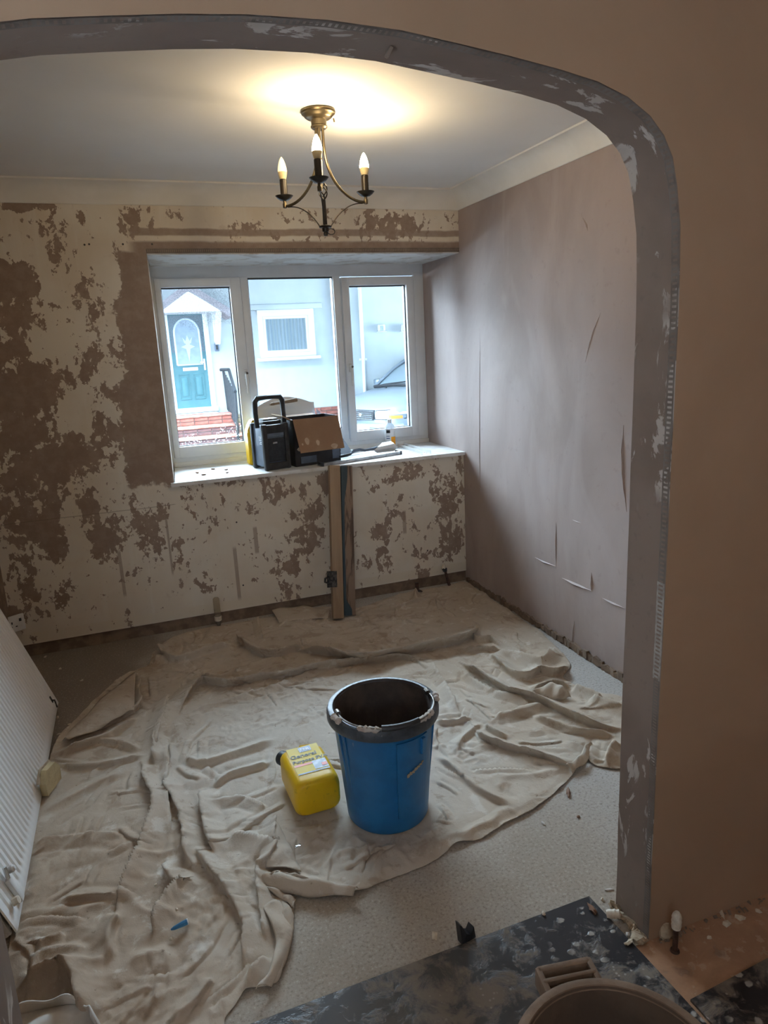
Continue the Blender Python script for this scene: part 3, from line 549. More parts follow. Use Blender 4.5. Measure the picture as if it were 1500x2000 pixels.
RID = [  # pixel polyline, height, width, skew (steep side left of travel if +)
 ([(580, 1270), (650, 1276), (705, 1288), (775, 1276), (850, 1262), (900, 1250), (935, 1226)], .058, .036, -.9),
 ([(342, 1402), (362, 1352), (400, 1330), (450, 1335), (550, 1320), (640, 1302), (720, 1290), (800, 1284), (836, 1292)], .040, .030, -.85),
 ([(836, 1292), (845, 1312), (868, 1350), (895, 1387)], .022, .016, .6), ([(465, 1245), (500, 1270), (540, 1278), (600, 1262)], .042, .026, -.7), ([(465, 1308), (430, 1322), (400, 1318)], .022, .02, .5),
 ([(500, 1205), (505, 1230), (512, 1252)], .022, .016, .5), ([(320, 1260), (340, 1290), (420, 1272), (455, 1262)], .04, .034, -.6), ([(300, 1290), (350, 1285)], .025, .03, 0),
 ([(322, 1358), (306, 1410), (292, 1474)], .030, .022, .7), ([(340, 1370), (322, 1410), (310, 1440), (304, 1500)], .03, .016, -.6), ([(276, 1490), (300, 1530), (314, 1562), (306, 1610), (290, 1666), (258, 1730), (238, 1764), (232, 1790)], .030, .022, -.8),
 ([(234, 1786), (215, 1815), (206, 1843), (210, 1880)], .02, .022, .4), ([(314, 1510), (335, 1540), (354, 1566), (370, 1630), (384, 1705)], .026, .02, -.7), ([(326, 1440), (320, 1480), (326, 1560), (330, 1640)], .02, .014, .6),
 ([(404, 1538), (406, 1590), (430, 1676)], .026, .022, -.8), ([(342, 1402), (410, 1380), (490, 1356), (570, 1330), (650, 1296)], .012, .02, .6), ([(354, 1478), (410, 1488), (490, 1462), (538, 1444)], .016, .03, -.4), ([(410, 1538), (450, 1512), (530, 1490)], .016, .02, -.5),
 ([(410, 1574), (470, 1562), (522, 1582)], .014, .02, .5), ([(442, 1646), (490, 1650), (526, 1672)], .022, .022, .8), ([(262, 1312), (266, 1345), (262, 1384), (236, 1394), (200, 1418), (130, 1440)], .026, .022, .8),
 ([(270, 1402), (210, 1438), (110, 1474)], .022, .026, .6), ([(276, 1466), (190, 1446), (98, 1486)], .018, .026, .5), ([(282, 1478), (190, 1496), (120, 1494)], .016, .022, .6),
 ([(240, 1510), (160, 1545), (82, 1590)], .010, .03, .4), ([(250, 1640), (160, 1635), (60, 1648)], .012, .026, -.5), ([(234, 1752), (180, 1747), (120, 1758)], .014, .022, .6), ([(70, 1850), (130, 1830)], .018, .03, .4), ([(60, 1880), (110, 1860), (170, 1862)], .014, .03, .4),
 ([(870, 1290), (917, 1330), (967, 1356), (1017, 1370), (1040, 1388)], .018, .014, .5), ([(900, 1292), (932, 1312), (963, 1330), (1003, 1353), (1050, 1364), (1100, 1387), (1167, 1418), (1215, 1428)], .040, .026, -.8), ([(957, 1278), (985, 1300), (1017, 1322), (1050, 1310), (1083, 1313), (1108, 1298)], .036, .03, -.6),
 ([(960, 1277), (1023, 1290), (1063, 1297), (1083, 1273)], .03, .026, .5), ([(1037, 1350), (1077, 1337), (1115, 1345)], .03, .026, -.5), ([(900, 1273), (937, 1267), (977, 1270)], .028, .016, -.6), ([(933, 1218), (932, 1248), (960, 1248), (980, 1263)], .026, .016, -.5),
 ([(933, 1423), (957, 1443), (1017, 1463), (1067, 1478), (1120, 1498)], .030, .020, -.8), ([(950, 1417), (990, 1440)], .02, .014, -.5), ([(963, 1407), (990, 1402), (1033, 1390), (1070, 1383)], .026, .018, .5), ([(1040, 1397), (1083, 1413), (1130, 1428), (1200, 1440)], .022, .024, -.5), ([(1153, 1450), (1148, 1478), (1115, 1506)], .026, .02, -.4),
 ([(850, 1477), (883, 1494), (917, 1523), (950, 1548), (1003, 1574)], .016, .024, -.7), ([(938, 1412), (905, 1440), (890, 1470)], .014, .02, .4), ([(920, 1400), (880, 1410), (850, 1408)], .014, .016, .4),
 ([(640, 1210), (750, 1195), (800, 1178), (848, 1167)], .024, .026, -.6), ([(700, 1220), (780, 1215), (833, 1209)], .012, .02, -.4), ([(812, 1175), (814, 1150)], .03, .022, 0), ([(1150, 1368), (1200, 1385), (1230, 1400)], .035, .03, 0), ([(1120, 1345), (1180, 1370)], .03, .03, 0), ([(1185, 1495), (1195, 1470), (1212, 1455)], .02, .02, .5),
 ([(529, 1600), (523, 1650), (516, 1700)], .032, .02, .6), ([(508, 1720), (540, 1712), (590, 1722), (650, 1738), (690, 1744)], .026, .022, -.3), ([(507, 1669), (514, 1740), (524, 1838)], .022, .018, -.6), ([(386, 1650), (412, 1687), (455, 1747), (490, 1817), (484, 1903)], .022, .024, -.7),
 ([(329, 1678), (345, 1718), (366, 1722), (340, 1752), (321, 1784), (306, 1830)], .026, .022, -.7), ([(412, 1908), (377, 1960), (329, 1995)], .016, .022, .5), ([(299, 1947), (277, 1985)], .014, .018, .5), ([(250, 1880), (320, 1862), (310, 1900)], .010, .03, .3), ([(548, 1760), (568, 1810), (552, 1880), (530, 1925)], .024, .022, .4), ([(470, 1936), (500, 1900), (530, 1870)], .02, .02, .5),
 ([(32, 1945), (80, 1915), (130, 1896), (160, 1926), (182, 2000)], .055, .03, -.3), ([(130, 1896), (200, 1880)], .02, .03, 0)]
def segdist(P, pts):
    best = np.full(len(P), 1e9); tt = np.zeros(len(P)); sd = np.zeros(len(P)); nx = np.zeros(len(P)); ny = np.zeros(len(P))
    L = np.r_[0, np.cumsum(np.hypot(*np.diff(pts, axis=0).T))]
    for i in range(len(pts)-1):
        a, c = pts[i], pts[i+1]; d = c-a; l2 = d@d
        t = np.clip(((P-a)@d)/l2, 0, 1); q = a+t[:, None]*d; e = P-q; dist = np.hypot(e[:, 0], e[:, 1]); k = dist < best
        best[k] = dist[k]; tt[k] = (L[i]+t[k]*(L[i+1]-L[i]))/L[-1]; sd[k] = np.sign(d[0]*e[k, 1]-d[1]*e[k, 0]); l = math.sqrt(l2); nx[k] = -d[1]/l; ny[k] = d[0]/l
    return best, tt, sd, nx, ny
def smooth_line(P, n=5):
    out = []
    for i in range(len(P)-1):
        p0, p1, p2, p3 = P[max(i-1, 0)], P[i], P[i+1], P[min(i+2, len(P)-1)]
        for k in range(n):
            t = k/n; out.append(.5*((2*p1)+(p2-p0)*t+(2*p0-5*p1+4*p2-p3)*t*t+(3*p1-p0-3*p2+p3)*t**3))
    return np.array(out+[P[-1]])
RW = [(smooth_line(np.array([[fl(*q, .012).x, fl(*q, .012).y] for q in pts])), h, w*.78, s) for pts, h, w, s in RID]
# short straight crinkles, turned with the drape around them
for k_ in range(330):
    c_ = np.array([rng.uniform(-.5, 1.9), rng.uniform(1.4, 3.8)]); L_ = rng.uniform(.05, .24)*(1 if rng.random() < .8 else 1.6)
    a_ = float(fbm(np.array([c_[0]*1.3+9]), np.array([c_[1]*1.3+2]), 91, 2)[0])*9 + rng.normal(0, .45); d_ = np.array([math.cos(a_), math.sin(a_)])*L_/2; n_ = np.array([-d_[1], d_[0]])*rng.uniform(-.25, .25)
    RW.append((smooth_line(np.array([c_-d_, c_+n_, c_+d_])), rng.uniform(.0025, .0075), rng.uniform(.006, .013), rng.choice([-.9, -.6, .6, .9])))
def cloth_h(P):
    x, y = P[:, 0], P[:, 1]
    wx = x + .10*(fbm(x*3, y*3, 5)-.5); wy = y + .10*(fbm(x*3+9, y*3, 6)-.5)
    r1 = 1-np.abs(2*fbm(wx*4.5, wy*6.5, 21, 3)-1); r2 = 1-np.abs(2*fbm(wx*12+4, wy*11, 31, 3)-1); r3 = 1-np.abs(2*fbm(wx*27+4, wy*25, 41, 2)-1)
    g1 = np.clip((fbm(x*2.1+3, y*2.1, 61, 2)-.40)*4, .12, 1); g2 = np.clip((fbm(x*3.3, y*3.3+5, 63, 2)-.42)*5, .08, 1)
    h = .004 + .012*np.clip(r1-.76, 0, 1)*3*g1 + .0085*np.clip(r2-.78, 0, 1)*3*g2 + .0036*np.clip(r3-.68, 0, 1)*2.5*g2 + .013*np.clip(fbm(x*3.4, y*3.9, 3, 3)-.3, 0, 1) + .006*np.clip(fbm(wx*8, wy*9, 8, 3)-.35, 0, 1)
    acc = np.zeros(len(P)); dx = np.zeros(len(P)); dy = np.zeros(len(P))
    for pts, H, w, s in RW:
        lo, hi = pts.min(0)-3*w-.02, pts.max(0)+3*w+.02
        k = np.where((x > lo[0]) & (x < hi[0]) & (y > lo[1]) & (y < hi[1]))[0]
        if not len(k): continue
        d, t, sd, nx, ny = segdist(P[k] + .018*np.c_[fbm(x[k]*9, y[k]*9, 51)-.5, fbm(x[k]*9, y[k]*9, 52)-.5], pts)
        ww = w*np.where(sd*np.sign(s or 1) > 0, 1-.68*abs(s), 1+.35*abs(s))
        tp = np.clip(np.minimum(t, 1-t)/.16, 0, 1); tp = tp*tp*(3-2*tp)
        hh = 1.3*H*np.exp(-(np.abs(d)/ww*1.15)**1.25)*(.15+.85*tp)*np.where((t <= 0) | (t >= 1), .8, 1)
        acc[k] += hh**2; dx[k] += nx*s*hh*1.05; dy[k] += ny*s*hh*1.05
        h[k] -= .004*np.exp(-((d-2.0*ww)/(w*.6))**2)*tp
    for cx, cy, r in ((.660, 1.955, .15), (.44, 2.05, .07), (.44, 2.13, .07), (.44, 2.21, .07), (.99, 3.66, .04), (1.06, 3.66, .05)):   # pressed flat under what stands on it
        k = np.clip((np.hypot(x-cx, y-cy)-r)/.05, 0, 1); k = k*k*(3-2*k); h = .0035+(h-.0035)*k; acc *= k*k; dx *= k; dy *= k
    return np.maximum(h, .0035) + np.sqrt(acc), dx, dy
def inside(P, poly):
    r = np.zeros(len(P), bool); j = len(poly)-1
    for i in range(len(poly)):
        a, c = poly[i], poly[j]; cond = (a[1] > P[:, 1]) != (c[1] > P[:, 1])
        with np.errstate(divide='ignore', invalid='ignore'): xx = (c[0]-a[0])*(P[:, 1]-a[1])/(c[1]-a[1])+a[0]
        r ^= cond & (P[:, 0] < xx); j = i
    return r
def make_cloth():
    PS = smooth_line(np.vstack([PO, PO[:1]]), 4)[:-1]; st_ = .0054
    gx = np.arange(PS[:, 0].min()-.02, PS[:, 0].max()+.02, st_); gy = np.arange(PS[:, 1].min()-.02, PS[:, 1].max()+.02, st_)
    X, Y = np.meshgrid(gx, gy, indexing='ij'); P = np.c_[X.ravel(), Y.ravel()]; ins = inside(P, PS).reshape(X.shape)
    cell = ins[:-1, :-1] | ins[1:, :-1] | ins[:-1, 1:] | ins[1:, 1:]
    use = np.zeros_like(ins); 
    for a in (0, 1):
        for c in (0, 1): use[a:a+cell.shape[0], c:c+cell.shape[1]] |= cell
    idx = np.full(X.shape, -1); idx[use] = np.arange(use.sum()); Q = np.c_[X[use], Y[use]]
    outm = ~ins[use]; d, t, sd, nx, ny = segdist(Q, np.vstack([PS, PS[:1]]))
    # snap the cells outside onto the outline
    cl = np.vstack([PS, PS[:1]])
    for k in np.where(outm)[0]:
        best = None
        seg = cl[1:]-cl[:-1]; l2 = (seg**2).sum(1); tt = np.clip(((Q[k]-cl[:-1])*seg).sum(1)/np.maximum(l2, 1e-12), 0, 1); q = cl[:-1]+tt[:, None]*seg; dd = ((q-Q[k])**2).sum(1); Q[k] = q[dd.argmin()]
    d[outm] = 0
    h, dx, dy = cloth_h(Q); e = np.clip(d/.03, 0, 1)
    lift = .012*np.clip(fbm(Q[:, 0]*5, Q[:, 1]*5, 77)-.48, 0, 1)*4
    z = h*(.35+.65*e) + lift*np.exp(-d/.02)
    co = np.c_[Q[:, 0]+dx*e, Q[:, 1]+dy*e, np.maximum(z, .003)]
    co[:, 0] = np.minimum(co[:, 0], 1.93); co[:, 1] = np.minimum(co[:, 1], 3.90)
    I, J = np.where(cell); F = np.c_[idx[I, J], idx[I+1, J], idx[I+1, J+1], idx[I, J+1]]
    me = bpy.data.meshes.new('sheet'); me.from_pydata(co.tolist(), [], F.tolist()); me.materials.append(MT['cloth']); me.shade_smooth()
    o = bpy.data.objects.new('dust_sheet', me); COL.objects.link(o); o['label'] = 'crumpled stained cotton dust sheet spread across the floor'; o['category'] = 'dust sheet'
    md = o.modifiers.new('s', 'SOLIDIFY'); md.thickness = .0016; md.offset = 1
    return o
sheet = make_cloth()
def flap(A, B, zA, zB, bulge, n=24, k=10, noise=.004):
    a = smooth_line(np.array([[*fl(*q, zA)[:2]] for q in A]), 8); c = smooth_line(np.array([[*fl(*q, zB)[:2]] for q in B]), 8)
    def lp(P, t): i = t*(len(P)-1); j = min(int(i), len(P)-2); return P[j]+(P[j+1]-P[j])*(i-j)
    def fn(u, v):
        p, q = lp(a, u), lp(c, u); r = p+(q-p)*v; hz = zA+(zB-zA)*v + bulge*math.sin(math.pi*v)**.8*(.4+.6*math.sin(math.pi*min(max(u, .05), .95))) + noise*math.sin(u*17+v*5)
        return Vector((r[0], r[1], max(hz, .006)))
    m = MB().grid(fn, n, k); o = m.build('folded_flap', 'cloth', sheet, 80); md = o.modifiers.new('s', 'SOLIDIFY'); md.thickness = .0018; md.offset = 1; return o
flap([(266, 1312), (215, 1350), (165, 1400), (122, 1446)], [(262, 1386), (238, 1396), (200, 1420), (134, 1446)], .030, .040, .018)
flap([(508, 1722), (545, 1742), (610, 1751), (690, 1748)], [(526, 1703), (575, 1712), (640, 1722), (700, 1736)], .010, .028, .022)
flap([(529, 1602), (524, 1650), (520, 1692)], [(536, 1600), (568, 1655), (588, 1704)], .034, .016, .012)
flap([(500, 1724), (545, 1740), (578, 1756)], [(512, 1730), (560, 1762), (574, 1775)], .012, .012, .008)
0 and flap([(286, 1345), (310, 1325), (350, 1300), (395, 1302)], [(318, 1360), (345, 1345), (380, 1330), (408, 1306)], .035, .020, .02)
flap([(1156, 1452), (1150, 1482), (1118, 1508)], [(1146, 1452), (1130, 1478), (1105, 1494)], .012, .030, .006)
flap([(1040, 1350), (1078, 1334), (1105, 1345)], [(1050, 1362), (1085, 1366), (1115, 1362)], .05, .018, .012)
flap([(545, 1760), (572, 1815), (556, 1880), (530, 1925)], [(512, 1770), (538, 1830), (528, 1890), (500, 1932)], .014, .026, .012)
flap([(545, 1217), (580, 1212), (640, 1208)], [(530, 1190), (590, 1184), (645, 1192)], .012, .030, .008)
# ------------------------------------------------------------------ buckets
def bucket(name, label, c, rb, rt_, h, mats_, rz):
    t = thing(name, label, 'bucket', c, rz); body, rim, ins, = mats_
    m = MB(); m.lathe([(rb-.02, 0), (rb-.004, .001), (rb, .008)] + [(rb+(rt_-.020-rb)*(k/8), .008+(h-.05)*(k/8)) for k in range(1, 9)], 64, cap0=True); m.build('wall', body, t, 40)
    m = MB(); m.lathe([(rb-.012, .012), (rt_-.026, h-.012), (rt_-.022, h-.002)], 64, cap0=True); m.build('inner_wall', ins, t, 40)
    m = MB(); m.lathe([(rt_-.022, h-.040), (rt_-.002, h-.039), (rt_, h-.034), (rt_, h-.016), (rt_-.004, h-.004), (rt_-.012, h), (rt_-.020, h-.001), (rt_-.025, h-.008)], 64); m.build('rim', rim, t, 40)
    return t
BC = (.660, 1.955, .008)
bk = bucket('plaster_bucket', 'tall blue plastic mixing bucket with a grimy rim on the dust sheet', BC, .135, .182, .395, ('blue', 'rim', 'inside'), rad(0))
m = MB()   # moulded vertical ribs, stepped panel and lug on the wall
for a in (-168, -30, -158, 60, 150): 
    pts = [Vector((math.cos(rad(a))*(.1345+.0268*t+.003), math.sin(rad(a))*(.1345+.0268*t+.003), .10+.245*t)) for t in np.linspace(-.25 if a == -132 else .0, .99, 6)]
    m = MB(); m.tube(pts, .004, 6); m.build('rib', 'blue', bk)
def panel_on(m, a0, a1, z0, z1, off, n=10):
    def rr(z): return .135 + (.182-.020-.135)*((z-.008)/(.395-.05))
    f = lambda u, v, o_: Vector((math.cos(rad(a0+(a1-a0)*u))*(rr(z0+(z1-z0)*v)+o_), math.sin(rad(a0+(a1-a0)*u))*(rr(z0+(z1-z0)*v)+o_), z0+(z1-z0)*v))
    m.loft([[f(i/n, 0, 0), f(i/n, 0, off), f(i/n, 1, off), f(i/n, 1, 0)] for i in range(n+1)], True)
m = MB(); panel_on(m, -96, -54, .06, .335, .005); m.build('raised_panel', 'blue', bk)
m = MB(); panel_on(m, -66, -61, .275, .33, .014, 3); m.build('lug', 'blue', bk)
m = MB(); 
for i in range(20):
    a = rad(-84+i*1.1); z = .215+.0015*i+random.uniform(-.004, .004); r = .135+.027*(z/.345)+.0085; m.box((math.cos(a)*r, math.sin(a)*r, z), (.002, .006, .003+.012*random.random()*(1-i/22)), 0, Euler((0, 0, a)))
m.build('dried_splash', 'mortar', bk, 0, label='dried mortar smear on the bucket wall')
# wire bail lying along the front of the rim
m = MB(); pts = []
for i in range(33):
    a = rad(-176 + 174*i/32); lift = math.sin(math.pi*i/32); r = .172 + .010*math.sin(math.pi*i/32)
    pts.append((math.cos(a)*r*(1-.10*(1-lift)), math.sin(a)*r*(1-.10*(1-lift)), .398+.006*lift))
m.tube(pts, .0032, 8); m.lathe([(.0005, -.01), (.009, -.01), (.009, .01), (.0005, .01)], 10, pts[0], RX(rad(90))); m.lathe([(.0005, -.01), (.009, -.01), (.009, .01), (.0005, .01)], 10, pts[-1], RX(rad(90)))
bl = m.build('bail', 'steel', bk)
m = MB(); m.tube([Vector(p) + Vector((0, -.001, .002)) for p in pts[12:20]], .010, 10); m.build('grip', 'blackpl', bl, label='black plastic grip')
m = MB()
for k, (a0, a1) in enumerate([(-136, -112), (-72, -46), (-174, -158), (-24, -8)]):
    P = [(math.cos(rad(a))*.174, math.sin(rad(a))*.174, .396+.003*random.random()) for a in np.linspace(a0, a1, 12)]; m = MB(); m.tube(P, [.004]+[.007+.005*random.random() for _ in range(10)]+[.003], 8); m.build('plaster_crust', 'dry', bk, 50, label='pale dried plaster along the rim')
FB = (.605, .700, .0)
fb = bucket('mortar_bucket', 'brown mortar-caked bucket in the foreground corner', FB, .14, .182, .39, ('brownbk', 'brownbk', 'brownin'), 0)
lg = Vector((math.cos(rad(80)), math.sin(rad(80)), 0)); mm = T(lg.x*.196, lg.y*.196, .368) @ RZ(rad(-10))
m = MB(); m.box((0, 0, -.02), (.105, .014, .050), .003, mm @ T(0, .03, 0)); m.box((0, 0, .0), (.105, .010, .012), .003, mm @ T(0, .004, 0)); m.box((0, 0, .0), (.012, .07, .040), .003, mm @ T(.05, 0, -.015)); m.box((0, 0, .0), (.012, .07, .040), .003, mm @ T(-.05, 0, -.015)); m.box((0, 0, .0), (.10, .07, .006), .001, mm @ T(0, 0, -.03))
m.build('handle_lug', 'brownbk', fb, label='square moulded handle lug')
m = MB(); m.tube([Vector((math.cos(rad(a))*.176, math.sin(rad(a))*.176, .38)) for a in (70, 76, 84, 90)], .005, 8); m.build('strap', 'rubber', fb)
# ------------------------------------------------------------------ yellow jerrycan on its back
jd = Vector((.012, 1, 0)).normalized(); jc = thing('jerrycan', 'yellow glue jerrycan lying label-up beside the blue bucket', 'jerrycan', (.440, 2.012, .012), rad(1.5))
JW, JH, JL = .158, .128, .262
def rrect(w, h, c, n=4):
    out = []
    for sx, sz, a0 in ((1, 1, 0), (-1, 1, 90), (-1, -1, 180), (1, -1, 270)):
        for k in range(n+1):
            a = rad(a0+90*k/n); out.append((sx*(w/2-c)+c*math.cos(a), sz*(h/2-c)+c*math.sin(a)))
    return out
m = MB(); rings = []
for y, sw, sh, c, oz in [(.0, .84, .80, .030, 0), (.003, .90, .87, .032, 0), (.012, .97, .96, .032, 0), (.026, 1, 1, .030, 0), (.14, 1, 1, .030, 0), (.205, .99, .985, .030, 0), (.232, .93, .88, .03, -.004), (.252, .80, .68, .03, -.010), (JL, .66, .52, .024, -.014)]:
    rings.append([Vector((u, y, v+JH/2+oz)) for u, v in rrect(JW*sw, JH*sh, c)])
m.loft(rings, True); m.build('body', 'jug', jc, 40)
m = MB(); m.lathe([(.021, 0), (.021, .018)], 20, (-.044, JL-.012, JH/2-.005), RX(rad(-90))); m.build('neck', 'jug', jc)
m = MB(); m.lathe([(.0005, .026), (.024, .026), (.026, .022), (.026, .0), (.022, -.002)], 24, (-.050, JL-.004, JH/2+.005), RX(rad(-90)) @ RY(rad(-25))); m.build('cap', 'blackpl', jc, label='black screw cap')
m = MB(); m.tube([(.01, JL-.02, .085), (.015, JL+.012, .092), (.045, JL+.012, .088), (.058, JL-.03, .085)], .009, 8); m.build('carry_handle', 'jug', jc)
ZT = JH+.0006
lb = MB().box((.004, .135, ZT), (.112, .170, .0008), 0).build('label', 'label', jc)
def flat(m, x0, x1, y0, y1, z=ZT+.0008): m.box(((x0+x1)/2, (y0+y1)/2, z), (x1-x0, y1-y0, .0005))
def lpart(nm, mat, *q):
    m = MB(); flat(m, *q); return m.build(nm, mat, lb, 0)
lpart('print_band', 'navy', -.012, .032, .183, .214); lpart('print_band', 'red', -.050, .012, .100, .112); lpart('picture', 'pic', .012, .060, .064, .116); lpart('print_band', 'navy', -.050, .060, .052, .059); lpart('print_spot', 'red', .040, .058, .074, .092, ZT+.0014)
text('lettering', 'FEB', .020, 'whiteink', lb, T(-.006, .191, ZT+.0014)); text('lettering', 'General', .029, 'ink', lb, T(-.051, .152, ZT+.0014), sx=1.0); text('lettering', 'Purpose PVA', .0245, 'ink', lb, T(-.051, .121, ZT+.0014), sx=.93)
# ------------------------------------------------------------------ timbers against the sill
def leaner(name, label, mat, px_b, px_t, w, d, L=.85):
    bpt = fl(*px_b); bpt.z = .012; tpt = on(1, YB-.035, *px_t); dirv = (tpt-bpt); dirv.y = dirv.y; L = dirv.length; zax = dirv.normalized(); xax = Vector((1, 0, 0)) - zax*zax.x; xax.normalize(); yax = zax.cross(xax)
    o = thing(name, label, 'plank'); Mx = Matrix((xax, yax, zax)).transposed().to_4x4(); Mx.translation = bpt; o.matrix_world = Mx
    m = MB(); m.box((w/2, -d/2, L/2), (w, d, L), .002); m.build('board', mat, o); return o, L
tl, LL = leaner('timber_batten', 'pale sawn timber batten with a black latch leaning on the sill', 'wood', (648, 1211), (640, 910), .062, .045)
m = MB(); m.box((-.004, -.047, .225), (.058, .006, .092), .001); m.build('latch_plate', 'lath', tl, 0)
m = MB()
for q in [(-.026, .25), (.012, .25), (-.026, .20), (.012, .20)]: m.lathe([(.0005, 0), (.005, 0), (.003, .003), (.0005, .003)], 8, (q[0], -.050, q[1]), RX(rad(90)))
m.tube([(-.034, -.05, .235), (-.046, -.058, .232), (-.048, -.058, .212), (-.036, -.05, .208)], .006, 8); m.box((-.006, -.054, .225), (.03, .008, .03), .002); m.tube([(-.02, -.056, .262), (-.02, -.056, .188)], .004, 6)
m.build('latch_bolt', 'lath', tl)
leaner('painted_board', 'dark brown board with flaking blue paint beside the pale batten', 'boardp', (671, 1206), (664, 910), .068, .022)
# ------------------------------------------------------------------ chandelier
CX, CY = .780, 2.672
ch = thing('chandelier', 'antique brass three-arm chandelier with lit candle bulbs under the ceiling', 'chandelier', (CX, CY, HC))
m = MB(); m.lathe([(.0005, 0), (.055, 0), (.061, -.003), (.0625, -.008), (.060, -.013), (.054, -.016), (.050, -.023), (.043, -.028), (.032, -.031), (.028, -.033), (.027, -.050), (.030, -.053), (.030, -.057), (.024, -.062), (.0005, -.062)], 40); m.build('ceiling_rose', 'bronze', ch)
m = MB(); m.tube([(.05, -.02, -.03), (.052, -.022, -.042)], .003, 6); m.build('grub_screw', 'bronze', ch)
def bez(P, n=20):
    P = [Vector(p) for p in P]; out = []
    for k in range(n+1):
        t = k/n; a = (1-t)
        out.append(P[0]*a**3 + P[1]*3*a*a*t + P[2]*3*a*t*t + P[3]*t**3)
    return out
for k, ang in enumerate((-110, 10, 130)):
    Mz = RZ(rad(ang)); g = MB(); AR = .178
    pts = [Mz @ Vector((.014, 0, -.05)), Mz @ Vector((.014, 0, -.10))] + [Mz @ p for p in bez([(.015, 0, -.13), (.022, 0, -.235), (.10, 0, -.305), (AR, 0, -.298)])]
    g.tube(pts, .0052, 10); tip = Mz @ Vector((AR, 0, 0)); g.lathe([(.0005, -.306), (.0075, -.304), (.008, -.290), (.006, -.286), (.006, -.275)], 14, (tip.x, tip.y, 0))
    arm = g.build('arm', 'bronze' if k != 5 else 'iron', ch)
    g = MB(); g.lathe([(.006, -.279), (.016, -.277), (.026, -.270), (.0335, -.262), (.034, -.261), (.025, -.267), (.012, -.272), (.004, -.272)], 28, (tip.x, tip.y, 0)); g.build('drip_pan', 'iron', arm)
    g = MB(); g.lathe([(.013, -.272), (.0135, -.205), (.012, -.203), (.004, -.203)], 20, (tip.x, tip.y, 0)); g.build('candle_tube', 'candle', arm)
    g = MB(); g.lathe([(.010, -.205), (.0135, -.198), (.0165, -.186), (.0172, -.178)], 20, (tip.x, tip.y, 0)); g.build('bulb_base', 'bulbbase', arm)
    g = MB(); g.lathe([(.0172, -.178), (.0172, -.172), (.0155, -.160), (.0125, -.148), (.0085, -.137), (.004, -.129), (.0015, -.126), (.0003, -.1255)], 20, (tip.x, tip.y, 0)); g.build('bulb', 'bulb2' if k == 2 else 'bulb', arm)
    g = MB(); g.tube([Mz @ p for p in bez([(AR-.015, 0, -.303), (.11, 0, -.302), (.06, 0, -.335), (.024, 0, -.388)])], .0022, 6); g.build('scroll', 'iron', ch)
g = MB(); g.tube([(0, 0, -.06), (0, 0, -.235)], .0035, 8); g.tube([(0, 0, -.30), (0, 0, -.392)], [.007, .0085], 12)
for k in range(4):
    g.tube([(math.cos(rad(90*k+230*t))*.016*math.sin(math.pi*min(max(t, .05), .97)), math.sin(rad(90*k+230*t))*.016*math.sin(math.pi*min(max(t, .05), .97)), -.232-.072*t) for t in np.linspace(0, 1, 16)], .0025, 6)
g.build('basket_stem', 'iron', ch)
g = MB(); g.lathe([(.0005, -.386), (.020, -.387), (.024, -.390), (.022, -.395), (.013, -.397), (.012, -.408), (.007, -.411), (.009, -.417), (.006, -.424), (.0005, -.425)], 20); g.build('finial', 'iron', ch)
g = MB(); g.tube([(.006+.014*(1-math.cos(t)), -.004, -.409+.010*math.sin(t)) for t in np.linspace(0, 2*math.pi, 18)], .0018, 6); g.build('pull_ring', 'iron', ch)
# ------------------------------------------------------------------ things on the sill
SZ = ZS+.0005
def C3(x, y): return (460+x*.266667, 740+y*.266667)
rd = thing('site_radio', 'black and grey site radio with an upright carry handle on the sill', 'radio', (.714, 3.955, SZ), rad(14))
RWd, RD, RH = .150, .17, .265
m = MB(); m.box((RWd/2, RD/2, RH/2+.004), (RWd-.012, RD-.012, RH-.02), .012); m.build('case', 'greypl', rd)
m = MB()
for x in (.008, RWd-.008):
    for y in (.008, RD-.008): m.box((x, y, RH/2), (.030, .030, RH), .008)
for y in (.0, RD-.0): m.box((RWd/2, y+.004 if y == 0 else y-.004, .022), (RWd-.02, .022, .04), .006); m.box((RWd/2, y+.004 if y == 0 else y-.004, RH-.03), (RWd-.02, .022, .05), .006)
m.box((RWd/2, RD/2, RH+.004), (.115, .11, .022), .008); m.build('bumper', 'blackpl', rd)
m = MB(); m.box((RWd/2, .002, .115), (RWd-.045, .008, .135), .003); m.build('speaker_grille', 'darkgrille', rd)
m = MB(); m.box((RWd/2, -.001, .208), (RWd-.05, .006, .030), .003); m.build('display_panel', 'greypl', rd)
m = MB(); m.box((RWd/2-.01, -.003, .156), (.028, .003, .010), .001); m.build('badge', 'chrome', rd)
m = MB(); m.box((RWd/2, RD/2, RH+.018), (.09, .07, .014), .005); m.build('top_lid', 'darkgrille', rd)
m = MB(); zt = RH+.145; m.tube([(-.012, .05, RH-.02), (-.016, .05, RH+.06), (-.014, .05, zt-.02), (.002, .05, zt), (.05, .05, zt+.002), (.10, .05, zt+.002), (.142, .05, zt), (.156, .05, zt-.02), (.158, .05, RH+.06), (.160, .05, RH-.02)], [.014, .014, .015, .016, .013, .013, .016, .015, .013, .014], 10); m.build('carry_handle', 'blackpl', rd)
m = MB()
for i, (z, l) in enumerate([(.19, .03), (.182, .024), (.172, .028), (.160, .02), (.150, .026)]): m.box((-.0005+.006, .05+l/2, z), (.002, l, .004))
m.build('side_print', 'whiteink', rd, 0)
yc_ = thing('yellow_container', 'yellow plastic container half hidden behind the site radio', 'container', (.668, 4.225, SZ), rad(8))
